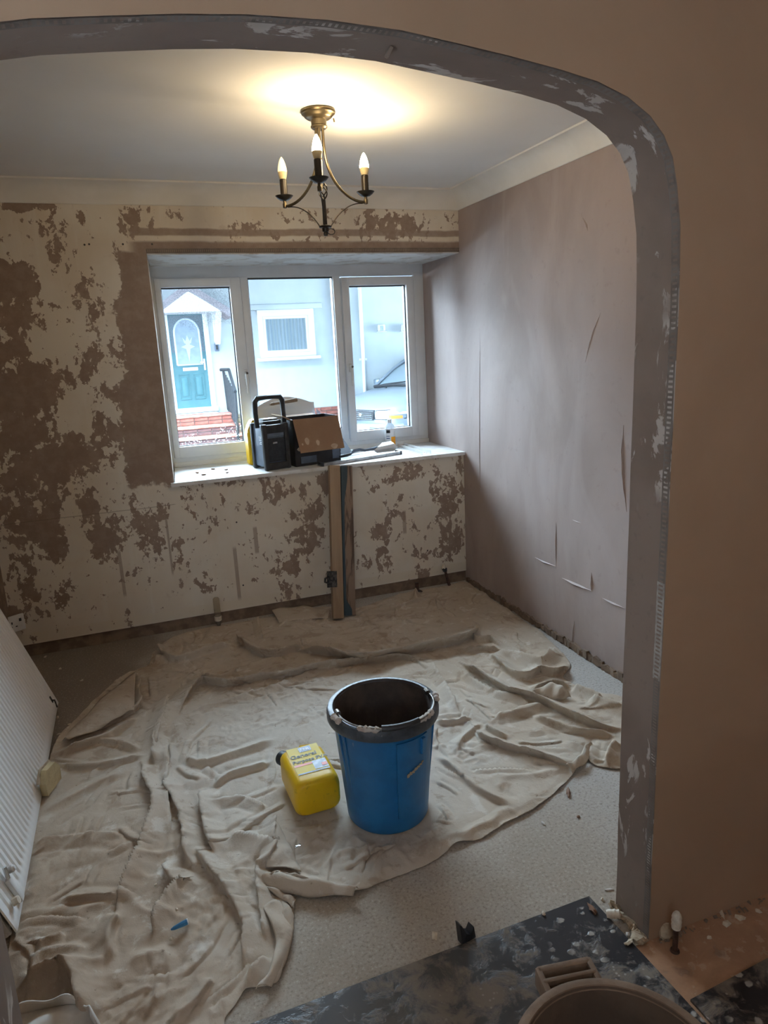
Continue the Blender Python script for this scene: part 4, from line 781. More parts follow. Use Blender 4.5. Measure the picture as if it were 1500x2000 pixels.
m = MB(); m.prism([(0, 0), (0, .20), (.02, .245), (.045, .275), (.075, .275), (.09, .245), (.12, .235), (.12, 0)], 0, .075, lambda u, v, y: Vector((u, y, v))); bmesh.ops.bevel(m.bm, geom=m.bm.edges[:], offset=.008, segments=2, affect='EDGES'); m.build('body', 'yellow', yc_)
m = MB(); m.lathe([(.018, 0), (.018, .02), (.0005, .022)], 14, (.10, .037, .23)); m.build('cap', 'whiteink', yc_)
m = MB(); m.box((.05, -.001, .06), (.05, .001, .012), 0, Euler((0, .2, 0))); m.build('dirt_smear', 'inside', yc_, 0)
bx = thing('cardboard_box', 'open cardboard box with black printed sides beside the radio', 'box', (.893, 3.988, SZ), rad(10))
BW, BD, BH = .295, .20, .275
m = MB(); t = .004
m.box((BW/2, t/2, BH/2), (BW, t, BH)); m.box((BW/2, BD-t/2, BH/2), (BW, t, BH)); m.box((t/2, BD/2, BH/2), (t, BD, BH)); m.box((BW-t/2, BD/2, BH/2), (t, BD, BH)); m.box((BW/2, BD/2, t/2), (BW, BD, t)); m.build('carton', 'cardk', bx, 0)
ma = T(0, -.001, BH) @ RX(rad(-68))   # front flap folded outwards and down
def flapbox(M_, w0, w1, L, th=.004, x0=0):
    m = MB(); m.prism([(x0, 0), (x0+w0, 0), (x0+w0-.002, -L), (x0+.006, -L)], 0, th, lambda u, v, z: M_ @ Vector((u, v, z))); return m
fA = flapbox(T(0, -.001, BH) @ RX(rad(70)), BW-.005, BW, .20); ff = fA.build('flap', 'card', bx, 0, label='plain brown cardboard flap hanging open')
for (u, v, rx, ry) in [(.06, -.135, .014, .022), (.125, -.150, .011, .017), (.225, -.182, .022, .016), (.028, -.150, .005, .007)]:
    m = MB(); m.prism([(u+rx*math.cos(a)*(1+.15*math.sin(3*a)), v+ry*math.sin(a)) for a in np.linspace(0, 2*math.pi, 13)[:-1]], .0041, .0046, lambda a, c, z: (T(0, -.001, BH) @ RX(rad(70))) @ Vector((a, c, z)))
    m.build('torn_patch', 'cardin', ff, 0)
fB = flapbox(T(0, BD, BH) @ RX(rad(-168)), BW-.08, BW, .035, x0=.02); fB.build('flap', 'card', bx, 0)
fC = flapbox(T(0, BD-.01, BH-.002) @ RZ(rad(90)) @ RX(rad(-150)), BD-.02, BD, .06, x0=-(BD-.02)); fC.build('flap', 'cardin', bx, 0)
for q in (((.085, -.001, .035), (.10, .002, .040)), ((.265, -.001, .05), (.05, .002, .055))): MB().box(*q).build('print_panel', 'greypl', bx, 0)
m = MB(); m.prism([(.0+.055*math.cos(a)*(1+.2*math.sin(2*a)), .022*math.sin(a)) for a in np.linspace(0, 2*math.pi, 14)[:-1]], 0, .002, lambda u, v, z: Vector((.072+u, -.0015-z, .100+v+u*-.12))); m.build('torn_patch', 'cardin', bx, 0); m = MB(); m.prism([(.16, .12), (.20, .128), (.235, .125), (.215, .100), (.18, .096)], 0, .002, lambda u, v, z: Vector((u, -.0015-z, v))); m.build('torn_patch', 'cardin', bx, 0)
# white sheet of polystyrene behind, brush handle, plastic sheet
wsx = thing('white_card_sheet', 'curved white card sheet rising behind the cardboard box', 'sheet', (.83, 4.335, SZ), rad(6))
def wfn(u, v): x = -.09+.40*u; top = .335+.055*math.sin(math.pi*min(max(u*1.05, 0), 1))**.8-.02*(1-u); return Vector((x, .05*math.sin(u*3)+.03*v, max(.0, top*v)))
m = MB().grid(wfn, 16, 6); wo = m.build('card', 'paper', wsx, 60); md = wo.modifiers.new('s', 'SOLIDIFY'); md.thickness = .004
q0, q1 = on(1, 4.30, *C3(250, 188)), on(1, 4.35, *C3(452, 152))
bh = thing('brush_handle', 'wooden brush handle lying over the top of the white card', 'brush', q0); m = MB(); d = q1-q0
m.tube([Vector((0, 0, 0)), d*.12, d*.3, d*.7, d*.98, d], [.007, .009, .008, .012, .013, .006], 10); m.build('handle', 'woodd', bh)
ps = thing('plastic_offcut', 'clear plastic offcut leaning right of the cardboard box', 'plastic sheet', (1.24, 4.30, SZ), rad(5))
m = MB(); m.prism([(-.10, 0), (.10, 0), (.0, .185), (-.10, .30)], 0, .003, lambda u, v, y: Vector((u, y+.30*v-.02, v))); m.build('sheet', 'polycarb', ps, 0)
bt = thing('cleaner_bottle', 'clear bottle with an orange and white label by the right pane', 'bottle', (1.632, 4.375, SZ), rad(-10))
def ell(prof, sx=1, sy=.72): return [[Vector((r*sx*math.cos(2*math.pi*i/20), r*sy*math.sin(2*math.pi*i/20), z)) for i in range(20)] for r, z in prof]
m = MB().loft(ell([(.030, 0), (.034, .006), (.034, .125), (.030, .145), (.018, .160), (.014, .164)])); m.build('body', 'petclear', bt)
m = MB().loft(ell([(.0345, .012), (.0345, .122)]), True, False, False); m.build('label', 'whiteink', bt)
m = MB(); 
ar = lambda a, z, r=.0352: Vector((r*math.cos(a), r*.725*math.sin(a), z))
def wrap(mat, a0, a1, z0, z1, nm='label_print'):
    m = MB(); m.grid(lambda u, v: ar(rad(a0+(a1-a0)*u), z0+(z1-z0)*v), 10, 1); m.build(nm, mat, bt)
wrap('orange', -85, 0, .014, .072); wrap('ink', -140, -95, .098, .118); wrap('navy', -140, -100, .060, .066); wrap('navy', -140, -100, .075, .079); wrap('red', -140, -110, .020, .034)
m = MB(); m.lathe([(.013, .164), (.0145, .166), (.0145, .188), (.0005, .190)], 16); m.build('cap', 'whiteink', bt)
tb = thing('white_plastic_tub', 'crushed white plastic tub lying in front of the orange bottle', 'tub', (1.50, 4.125, SZ+.016), rad(12))
m = MB(); m.loft([[Vector((a, b_, c)) for a, b_, c in r] for r in ([(-.07, -.02, .0), (.05, -.03, 0), (.06, .03, 0), (-.05, .03, 0)], [(-.10, -.03, .02), (.075, -.035, .022), (.08, .04, .03), (-.02, .045, .03)], [(-.06, -.015, .036), (.06, -.02, .045), (.065, .03, .055), (.0, .03, .052)])]); m.build('shell', 'white', tb, 25)
se = thing('feather_edge', 'long aluminium plasterers straight edge along the sill front', 'straight edge'); a, c = Vector((1.03, 3.905, SZ)), Vector((1.585, 4.05, SZ)); ang = math.atan2(c.y-a.y, c.x-a.x); se.location = a; se.rotation_euler = (0, 0, ang); L = (c-a).length
m = MB(); m.prism([(0, 0), (.055, 0), (.055, .006), (.028, .008), (.022, .018), (0, .018)], 0, L, lambda u, v, l: Vector((l, u, v))); m.build('blade', 'alu', se, 0)
for q in (((.006, .028, .010), (.012, .060, .022), .002), ((L-.006, .028, .010), (.014, .060, .022), .002)): MB().box(*q).build('end_cap', 'rim', se)
kn = thing('jointing_knife', 'black handled trowel lying between box and white tub', 'trowel', (1.25, 4.05, SZ+.028), rad(18))
m = MB(); m.tube([(-.08, 0, 0), (-.03, 0, .002), (0, 0, .006)], [.008, .010, .007], 10); m.build('grip', 'blackpl', kn)
m = MB(); m.tube([(.0, 0, .004), (.03, .012, .02), (.07, .0, .024), (.10, -.012, .016), (.16, -.012, .016), (.20, -.006, .022)], [.006, .010, .009, .008, .010, .007], 8); m.build('shank', 'greypl', kn)
m = MB(); m.prism([(-.02, .02), (.20, .01), (.20, .06), (-.02, .075)], -.008, -.006, XY); m.build('blade', 'alu', kn, 0)
w2 = thing('cable_offcut', 'short bent black cable offcut right of the box', 'cable', (1.185, 4.12, SZ)); m = MB(); m.tube([(0, 0, .004), (.015, .01, .03), (.03, .015, .055)], .002, 6); m.tube([(.01, 0, .004), (.018, -.01, .03), (.012, -.02, .05)], .002, 6); m.build('wire', 'blackpl', w2)
pk = thing('paper_wad', 'folded white paper behind the black trowel', 'paper', (1.37, 4.26, SZ)); m = MB(); m.box((0, 0, .012), (.10, .05, .02), .004, Euler((.1, .06, .3))); m.jit(.003); m.build('fold', 'paper', pk, 20)
for i, (p0, p1, lab) in enumerate([((1.665, 4.36), (1.665, 3.935), 'white plastic angle bead strip nearest the bottle on the sill'), ((1.715, 4.37), (1.725, 3.945), 'white plastic angle bead strip nearest the pink wall on the sill')]):
    a, c = Vector((*p0, SZ)), Vector((*p1, SZ)); o = thing('angle_bead', lab, 'bead strip', a, math.atan2(c.y-a.y, c.x-a.x), group='angle bead strips on the sill'); L = (c-a).length
    m = MB(); m.box((L/2, 0, .001), (L, .026, .0016)); m.box((L/2, .012, .011), (L, .0016, .022)); m.build('strip', 'white', o, 0)
    m = MB()
    for k in range(14): m.box((.02+k*L/15, -.002, .0022), (.014, .008, .0006))
    m.build('slot', 'greypl', o, 0)
for i, (px, py, s, lab) in enumerate([(416, 917, .012, 'dark crumb on the sill nearest the radio'), (398, 928, .014, 'small brown crumb at the sill front left'), (442, 918, .012, 'brown flake on the sill close to the radio foot'), (444, 924, .010, 'tiny flake in front of the crumbs by the radio'), (385, 924, .011, 'leftmost brown crumb on the white sill')]):
    q = on(2, SZ, px, py); o = MB().box((0, 0, .003), (s*1.6, s, .005), .001, Euler((0, 0, random.random()*3))).jit(.0015).build('plaster_crumb', 'leaf', None, 0, loc=q); o['label'] = lab; o['category'] = 'crumb'; o['group'] = 'crumbs on the sill'
# ------------------------------------------------------------------ sockets, pipes
so_ = thing('wall_socket', 'loose white plug socket at the left foot of the window wall', 'socket', (-.672, 3.880, .165), rad(28))
m = MB(); m.box((0, 0, .045), (.088, .012, .088), .004, Euler((0, 0, 0))); m.build('faceplate', 'white', so_)
for x, z, w, h_ in [(-.02, .052, .006, .012), (.0, .03, .009, .005), (-.025, .03, .009, .005), (.022, .06, .012, .016)]: MB().box((x, -.0065, z), (w, .002, h_)).build('pin_hole', 'blackpl', so_, 0)
m = MB(); m.box((0, .012, .045), (.07, .016, .07), .003); m.build('back_box', 'radgrime', so_)
q = on(1, 3.86, 427, 1216); tv = thing('radiator_pipe', 'clear plastic wrapped pipe tail rising below the window at left', 'pipe', (q.x, 3.865, .0))
m = MB(); m.tube([(0, 0, 0), (0, 0, .06)], .011, 12); m.lathe([(.012, .02), (.017, .022), (.017, .048), (.012, .05)], 16); m.build('tail', 'steel', tv)
m = MB(); m.lathe([(.018, .048), (.019, .06), (.018, .17), (.012, .178)], 16); m.build('plastic_wrap', m_clear('cloudy_plastic_wrap', (.8, .76, .68), .25, (.6, .56, .5)), tv)
m = MB(); m.lathe([(.0185, .040), (.020, .042), (.020, .066), (.0185, .068)], 18); m.build('tape_band', 'tape', tv)
q = on(1, 3.86, 877, 1137); tv = thing('radiator_pipe', 'leaning dark pipe with a taped valve in the far right corner', 'pipe', (q.x, 3.86, 0))
m = MB(); m.tube([(.004, 0, 0), (-.006, .01, .05), (-.018, .02, .112)], [.010, .009, .008], 10); m.build('tail', 'copper', tv)
m = MB(); m.tube([(-.034, .018, .118), (-.008, .018, .112)], .010, 10); m.lathe([(.0005, .10), (.014, .10), (.014, .118), (.0005, .12)], 12, (-.018, .018, 0)); m.build('valve', 'blackpl', tv)
m = MB(); m.lathe([(.0005, .118), (.011, .118), (.013, .128), (.011, .140), (.006, .150), (.0005, .152)], 12, (-.024, .02, 0)); m.build('tape_cap', 'tape', tv)
q = on(1, 3.80, 815, 1158); tv = thing('radiator_pipe', 'short brown pipe stub poking through the sheet below the window at right', 'pipe', (q.x, 3.80, 0))
m = MB(); m.tube([(0, 0, 0), (.0, .0, .05), (.002, .005, .085)], [.013, .012, .011], 12); m.build('tail', 'copper', tv); m = MB(); m.tube([(-.02, -.006, .03), (.012, -.008, .034), (.03, -.01, .026)], [.004, .008, .004], 8); m.build('clip', 'lath', tv)
# foreground pipes by the arch jamb
q = fl(1318, 1858); tv = thing('capped_pipe', 'upright dark pipe with a white taped cap before the brown wall', 'pipe', (q.x, q.y, 0))
m = MB(); m.tube([(0, 0, 0), (0, 0, .085)], .0068, 12); m.lathe([(.008, 0), (.012, .001), (.011, .005), (.007, .006)], 14); m.build('tail', 'copper', tv)
m = MB(); m.lathe([(.0072, .070), (.011, .071), (.0125, .080), (.0115, .084), (.013, .092), (.0115, .096), (.0125, .104), (.010, .112), (.006, .118), (.0005, .119)], 16); m.build('tape_cap', 'tape', tv)
q = fl(1198, 1795); tv = thing('capped_pipe', 'white taped pipe end lying at the foot of the arch jamb', 'pipe', (q.x, q.y, .012), rad(-35))
m = MB(); m.lathe([(.0005, -.018), (.010, -.018), (.012, -.010), (.011, -.004), (.0125, .004), (.0105, .008), (.012, .016), (.0005, .019)], 14, (0, 0, .004), RY(rad(80))); m.build('tape_cap', 'tape', tv)
m = MB(); m.tube([(.015, 0, .002), (.045, -.008, -.004), (.075, -.02, -.006)], .006, 8); m.build('tail', 'mortar', tv)
# ------------------------------------------------------------------ black sheets on the near floor
o = thing('black_floor_sheet', 'plaster-splashed black sheet across the arch threshold', 'sheet', (0, 0, .001)); m = MB(); m.prism([(-.30, 1.352), (1.037, 1.371), (1.049, 1.02), (1.06, .10), (-.30, .10)], 0, .008, XY); m.build('sheet', 'board', o, 0)
o = thing('black_floor_sheet', 'plaster-splashed black sheet at the foot of the brown wall', 'sheet', (0, 0, .001)); m = MB(); m.prism([(1.062, 1.020), (2.4, 1.10), (2.4, .10), (1.070, .10)], 0, .006, XY); m.build('sheet', 'board', o, 0)
# mortar rubble line at the jamb foot and wall foot
def lump(name, label, cat, px, s, mat, z=0, group=None, flat_=.55, n=2):
    q = fl(*px) if not isinstance(px, Vector) else px; t = bmesh.new(); bmesh.ops.create_icosphere(t, subdivisions=1 if max(s) < .016 else n, radius=1)
    for v in t.verts:
        k = 1+random.uniform(-.36, .30); v.co = Vector((v.co.x*s[0]*k, v.co.y*s[1]*k, max(v.co.z*s[2]*k, -s[2]*flat_)))
    bmesh.ops.rotate(t, verts=t.verts, cent=(0, 0, 0), matrix=Matrix.Rotation(random.random()*6, 3, 'Z'))
    m = MB(); m.add(t); o = m.build(name, mat, None, 0, loc=(q.x, q.y, z+s[2]*flat_)); o['label'] = label; o['category'] = cat
    if group: o['group'] = group
    return o
lump('mortar_lump', 'pale mortar lump at the foot of the arch jamb', 'rubble', (1246, 1838), (.022, .016, .012), 'mortar')
lump('mortar_lump', 'brown mortar lump behind the capped upright pipe', 'rubble', (1300, 1828), (.018, .014, .022), 'mortar')
lump('mortar_lump', 'small white plaster crumb left of the jamb lump', 'rubble', (1226, 1828), (.007, .007, .006), 'dry')
lump('mortar_lump', 'thin plaster sliver beside the jamb lump on the black sheet', 'rubble', (1228, 1848), (.016, .006, .005), 'chip', .009)
for px, s, lab in [((1447, 1793), (.014, .010, .004), 'large cream flake on the terracotta floor at right'), ((1480, 1780), (.011, .008, .004), 'cream flake nearest the right frame edge'), ((1420, 1806), (.010, .012, .004), 'ragged flake left of the large cream one'), ((1410, 1786), (.018, .005, .005), 'sliver of plaster along the brown wall foot'), ((1385, 1832), (.008, .006, .003), 'small pink flake on the terracotta floor')]:
    lump('plaster_flake', lab, 'flake', px, s, 'chip', group='flakes on the terracotta floor')
m = MB()
for i in range(90):
    x = 1.10+random.random()**1.2*.95; m.box((x, YN-.006-random.random()*.016, .003), (.016*random.random()**2+.003, .003+.010*random.random()**2, .006*random.random()**2+.002), 0, Euler((random.random(), random.random(), random.random())))
o = m.build('wall_foot_rubble', 'plinth', None, 0); o['kind'] = 'stuff'; o['label'] = 'crumbled mortar along the foot of the brown wall'; o['category'] = 'rubble'
m = MB()
for i in range(30):
    y = YN+.004+i*.0045; m.box((XJ-.006-random.random()*.016, y, .004+random.random()*.004), (.018*random.random()+.006, .012, .012*random.random()+.004), 0, Euler((random.random(), random.random(), random.random())))
o = m.build('jamb_foot_rubble', 'mortar', None, 0); o['kind'] = 'stuff'; o['label'] = 'loose mortar crumbs along the arch jamb foot'; o['category'] = 'rubble'
# ------------------------------------------------------------------ litter
fo = thing('foam_offcut', 'yellowish foam offcut wedged beside the leaning radiator', 'foam', (-.412, 2.545, .02), rad(70))
m = MB(); m.prism([(-.05, 0), (.055, .0), (.06, .05), (.03, .085), (-.03, .09), (-.055, .05)], 0, .022, lambda u, v, y: Vector((u, y, v))); m.build('block', 'foam', fo, 0)
m = MB(); m.prism([(-.058, .05), (.062, .052), (.035, .092), (-.035, .096)], .022, .030, lambda u, v, y: Vector((u, y, v))); m.jit(.004); m.build('torn_skin', 'chip', fo, 0)
bf = thing('wall_plug', 'blue plastic fragment on the dust sheet near the front', 'plug', fl(350, 1812, .022), rad(12)); m = MB(); m.tube([(-.022, 0, .006), (-.014, 0, .006), (.012, 0, .007), (.022, 0, .007)], [.002, .005, .0075, .0075], 8); m.build('shaft', 'bluebit', bf); m = MB(); m.lathe([(.0005, 0), (.008, 0), (.008, .003), (.0005, .003)], 10, (.022, 0, .007), RY(rad(90))); m.build('collar', 'whiteink', bf)
kf = thing('torn_rubber_scrap', 'curled black rubber scrap at the edge of the black sheet', 'scrap', fl(918, 1838, .004), rad(10)); m = MB(); m.prism([(-.025, 0), (.022, 0), (.016, .03), (.004, .016), (-.006, .022), (-.014, .045), (-.022, .05)], 0, .02, lambda u, v, y: Vector((u, y+v*.25, v))); m.jit(.002); m.build('scrap', 'blackpl', kf, 0)
lump('brown_offcut', 'rusty brown offcut on the far corner of the black sheet', 'offcut', (1156, 1783), (.020, .007, .006), 'leaf', .009)
lump('plaster_flake', 'cream curled flake on bare floor before the black sheet', 'flake', (849, 1830), (.013, .010, .005), 'chip'); lump('plaster_flake', 'small cream flake on the far edge of the black sheet', 'flake', (1062, 1791), (.009, .006, .004), 'chip', .009)
lump('dark_scrap', 'dark wood scrap at the right hem of the dust sheet', 'scrap', (1110, 1549), (.024, .007, .006), 'leaf'); lump('plaster_curl', 'white plaster curl on the bare floor right of the bucket', 'flake', (1062, 1610), (.012, .004, .004), 'dry')
lump('dark_scrap', 'small brown crumb on bare floor beneath the right hem', 'scrap', (1130, 1596), (.009, .006, .004), 'leaf'); lump('plaster_curl', 'white sliver at the foot of the arch jamb on the grey floor', 'flake', (1190, 1738), (.014, .004, .003), 'dry'); lump('plaster_flake', 'tan crumb beside the white jamb sliver', 'flake', (1176, 1758), (.006, .005, .004), 'chip')
sw = thing('screw', 'bright screws cluster on the sheet in front of the jerrycan', 'screw', fl(582, 1655, .018), .4); m = MB(); m.tube([(-.01, 0, .004), (.008, .002, .004)], [.0012, .0025], 6); m.tube([(-.004, .006, .004), (.006, -.006, .005)], [.0012, .0025], 6); m.build('shank', 'chrome', sw); m = MB(); m.lathe([(.0005, 0), (.0045, 0), (.002, .003)], 8, (.009, .002, .004), RY(rad(90))); m.build('head', 'chrome', sw)
for px, lab in [((118, 1307), 'white flake on the dark floor right of the radiator'), ((168, 1402), 'white flake by the left hem of the dust sheet'), ((112, 1402), 'white crumb at the far foot of the radiator'), ((88, 1284), 'small pale crumb below the window wall at left'), ((137, 1416), 'torn paper shred at the left sheet hem'), ((115, 1435), 'pale shred between radiator and dust sheet'), ((160, 1330), 'tiny crumb on the dark bare floor')]:
    lump('plaster_flake', lab, 'flake', px, (.011, .008, .005), 'chip', group='flakes on the dark floor by the radiator')
for px, lab in [((305, 1738), 'cream speck on the sheet left of the blue plug'), ((346, 1787), 'cream speck just behind the blue plug'), ((335, 1845), 'cream speck in front of the blue plug')]:
    lump('plaster_speck', lab, 'flake', px, (.006, .005, .004), 'chip', .016, group='specks on the dust sheet')
rubble = thing('rubble_sack', 'pale rubble sack edge in the front left corner', 'sack', (-.385, 1.50, 0), rad(-4))
def sfn(u, v):
    a = math.pi*(1.0*u); r = .16*(1-v)+.145*v; wob = .012*math.sin(9*u*3)+.008*math.sin(23*u)
    x = math.cos(a)*(.155+.03*v*0)*1.0 + .0; y = math.sin(a)*(.10+.0*v)
    return Vector((x*(1-.1*v), y*(1-.1*v) - .02, .010+.052*v+wob*.6*v))
m = MB().grid(sfn, 40, 6); ro = m.build('side', 'sack', rubble, 60); md = ro.modifiers.new('s', 'SOLIDIFY'); md.thickness = .004
m = MB().grid(lambda u, v: Vector((math.cos(math.pi*u)*.14*v, math.sin(math.pi*u)*.09*v-.02, max(.02, .036+.012*(1-v)+.005*math.sin(13*u+5*v)))), 30, 8); m.build('filling', 'sack', rubble, 60)
# ------------------------------------------------------------------ outdoors
D = 13.5; OV = 1.7     # depth of the unseen eaves, stretched to shade the house front
def F(px, py, dy=0): q = on(1, D-dy, px, py); return q
def rect(px0, py0, px1, py1, dy=0): a, c = F(px0, py0, dy), F(px1, py1, dy); return min(a.x, c.x), max(a.x, c.x), min(a.z, c.z), max(a.z, c.z)
zg = F(340, 892, 1.2).z; ZG = -.62
hs = thing('house', 'white rendered house across the street seen through the window', 'house', (2.5, D, ZG))
off = Vector((2.5, D, ZG))
def hb(m, x0, x1, y0, y1, z0, z1, bev=0):
    m.k = getattr(m, 'k', 0)+1; y0 -= .0015*m.k
    m.box(((x0+x1)/2-off.x, (y0+y1)/2-off.y, (z0+z1)/2-off.z), (x1-x0, y1-y0, z1-z0), bev)
zpl = F(473, 807).z
m = MB(); hb(m, -6, 11, D, D+.3, zpl, 3.3); m.build('wall', 'render', hs, 0)
m = MB(); hb(m, -6, 11, D-.012, D+.3, ZG, zpl); pl = m.build('plinth', 'joint', hs, 0)
xa, xb = F(425, 800).x-.05, F(660, 800).x+.15
bw, bhh = .225, .075; me0 = None; r = 0; zz = zpl-.004
while zz-bhh > ZG and r < 7:
    x = xa - (bw/2 if r % 2 else 0)
    while x < xb:
        if me0 is None:
            m = MB(); m.box((0, 0, 0), (bw-.012, .03, bhh-.012), .003, seg=1); ob = m.build('brick', 'brick', pl, 0); me0 = ob.data
            me1 = me0.copy(); me1.materials.clear(); me1.materials.append(MT['bricky']); bmid = (me0, me1)
        else:
            ob = bpy.data.objects.new('brick', me0); COL.objects.link(ob); ob.parent = pl
        ob.data = bmid[1] if (x < F(480, 800).x) else bmid[0]
        ob.location = (x+bw/2-off.x, -.018, zz-bhh/2-off.z); x += bw
    zz -= bhh; r += 1
m = MB(); hb(m, -6.3, 11.3, D-OV, D+.1, 3.05, 3.2); m.prism([(D-OV, 3.2), (D+4, 5.0), (D+4, 3.2)], -6.3, 11.3, lambda u, v, x: Vector((x-off.x, u-off.y, v-off.z))); m.build('roof', 'roof', hs, 0)
# door
xd0, xd1 = F(324.5, 613).x+.0, F(393, 613).x; xd1 = (xd1+F(414, 794).x)/2; xd0 = (xd0+F(348, 798).x)/2; zd1, zd0 = F(360, 613).z, F(380, 796).z
m = MB()
for q in ((xd0-.09, xd0, zd0-.05, zd1+.10), (xd1, xd1+.09, zd0-.05, zd1+.10), (xd0-.09, xd1+.09, zd1, zd1+.10), (xd0-.12, xd1+.12, zd0-.09, zd0)): hb(m, q[0], q[1], D-.03, D+.02, q[2], q[3], .006)
m.build('door_frame', 'trimw', hs)
dw = xd1-xd0; dh = zd1-zd0; lx = lambda u: xd0+dw*u; lz = lambda v: zd0+dh*v
m = MB(); hb(m, xd0, xd1, D-.015, D+.02, zd0, zd1); dr = m.build('door', 'green', hs, 0, label='teal front door with arched glass')
HF = lambda u, v, y: Vector((u-off.x, y-off.y, v-off.z))
m = MB(); m.prism([(lx(.02), lz(.985)), (lx(.02), lz(.60)), (lx(.14), lz(.60)), (lx(.14), lz(.80))] + [(lx(.5-.36*math.cos(t)), lz(.80)+dw*.36*math.sin(t)*1.12) for t in np.linspace(0, math.pi, 14)] + [(lx(.86), lz(.60)), (lx(.98), lz(.60)), (lx(.98), lz(.985))], D-.017, D-.012, HF); m.build('frosted_surround', 'greend', dr, 0)
arcp = [(lx(.14), lz(.465)), (lx(.86), lz(.465))] + [(lx(.5+.36*math.cos(t)), lz(.80)+dw*.36*math.sin(t)*1.12) for t in np.linspace(0, math.pi, 16)]
m = MB(); m.prism(arcp, D-.022, D-.014, HF); m.build('door_glass', 'frost', dr, 0)
m = MB(); P = [Vector((u-off.x, D-.024-off.y, v-off.z)) for u, v in arcp]; m.tube(P+[P[0]], .018, 6); m.build('glass_bead', 'motif', dr)
m = MB()
for t in (0, 1):
    m.prism([(lx(.5+a), lz(.655+c)) for a, c in ([(-.2, 0), (-.06, .022), (0, .09), (.06, .022), (.2, 0), (.06, -.022), (0, -.16), (-.06, -.022)] if t == 0 else [(-.1, .04), (-.14, .1), (-.06, .06), (0, .12), (.06, .06), (.14, .1), (.1, .04), (0, .02)])], D-.026-.002*t, D-.022, HF)
m.build('etched_motif', 'motif', dr, 0)
m = MB(); hb(m, lx(.28), lx(.72), D-.028, D-.014, lz(.40), lz(.435), .004); m.build('letterbox', 'trimw', dr)
m = MB(); hb(m, lx(.90), lx(.95), D-.03, D-.014, lz(.40), lz(.52), .004); hb(m, lx(.80), lx(.94), D-.06, D-.04, lz(.478), lz(.492), .003); m.build('handle', 'trimw', dr)
for u0 in (.13, .55):
    m = MB()
    for q in ((u0, u0+.03, .09, .37), (u0+.29, u0+.32, .09, .37), (u0, u0+.32, .09, .105), (u0, u0+.32, .355, .37)): hb(m, lx(q[0]), lx(q[1]), D-.026, D-.014, lz(q[2]), lz(q[3]), .004)
    hb(m, lx(u0+.07), lx(u0+.25), D-.024, D-.014, lz(.13), lz(.33), .005); m.build('door_panel', 'green', dr)
# canopy over the door
xr_, zr_ = F(366, 552, .8).x, F(366, 552, .8).z
m = MB(); xe, ze = F(452, 604, .8).x, F(452, 604, .8).z
for sgn in (1, -1):
    m.prism([(xr_, zr_), (xr_+sgn*(xe-xr_), ze), (xr_+sgn*(xe-xr_), ze-.14), (xr_+sgn*.0, zr_-.13)], D-.8, D, HF)
m.build('canopy', 'roof', hs, 0)
m = MB(); hb(m, xr_-.9, xe-.15, D-.78, D, ze-.02, ze+.05); m.prism([(xr_-.9, ze), (xr_, zr_-.14), (xe-.1, ze)], D-.79, D-.74, HF); m.build('canopy_gable', 'trimw', hs, 0)
xk = F(421, 640).x
m = MB(); hb(m, xk-.045, xk+.045, D-.12, D, F(421, 660).z, ze); m.prism([(D-.7, ze), (D-.6, ze), (D-.1, ze-.45), (D-.1, ze-.57)], xk-.045, xk+.045, lambda u, v, x: HF(x, v, u)); m.build('canopy_bracket', 'trimw', hs, 0)
x0, x1, z0, z1 = rect(418, 671, 428, 686); m = MB(); hb(m, x0, x1, D-.05, D, z0, z1, .012); ks = m.build('key_safe', 'greypl', hs); m = MB(); hb(m, x0+.02, x1-.02, D-.056, D-.05, z0+.03, z1-.03, .003); m.build('keypad', 'blackpl', ks)
x0, x1, z0, z1 = rect(417, 655, 427, 668); m = MB(); hb(m, x0, x1, D-.05, D, z0, z1, .01); m.build('door_bell', 'trimw', hs)
# house window
x0, x1, z0, z1 = rect(506, 608, 612, 702); wf0 = MB()
x0, x1 = F(504, 650).x, F(614, 650).x; z0, z1 = F(560, 697).z, F(560, 604).z
for q in ((x0, x0+.10, z0, z1), (x1-.12, x1, z0, z1), (x0, x1, z1-.12, z1), (x0, x1, z0, z0+.08)): hb(wf0, q[0], q[1], D-.04, D+.02, q[2], q[3], .01)
hw = wf0.build('window', 'trimw', hs)
m = MB(); hb(m, x0-.06, x1+.06, D-.14, D, z0-.06, z0, .01); m.build('window_sill', 'trimw', hw)
m = MB(); hb(m, x0-.12, x1+.18, D-.03, D, z1+.0, z1+.10, .01); m.build('lintel', 'render', hw)
m = MB()
for q in ((x0+.10, x0+.15, z0+.08, z1-.12), (x1-.17, x1-.12, z0+.08, z1-.12), (x0+.1, x1-.12, z1-.17, z1-.12), (x0+.1, x1-.12, z0+.08, z0+.13)): hb(m, q[0], q[1], D-.03, D+.01, q[2], q[3], .006)
m.build('casement', 'trimw', hw)
m = MB(); m.grid(lambda u, v: HF(x0+.12+(x1-x0-.24)*u, z0+.10+(z1-z0-.22)*v, D-.006+.006*math.sin(u*70)), 120, 1); m.build('net_curtain', 'net', hw)
m = MB(); hb(m, x0+.12, x1-.12, D-.02, D-.016, z0+.1, z1-.13); m.build('pane', 'glass', hw, 0)
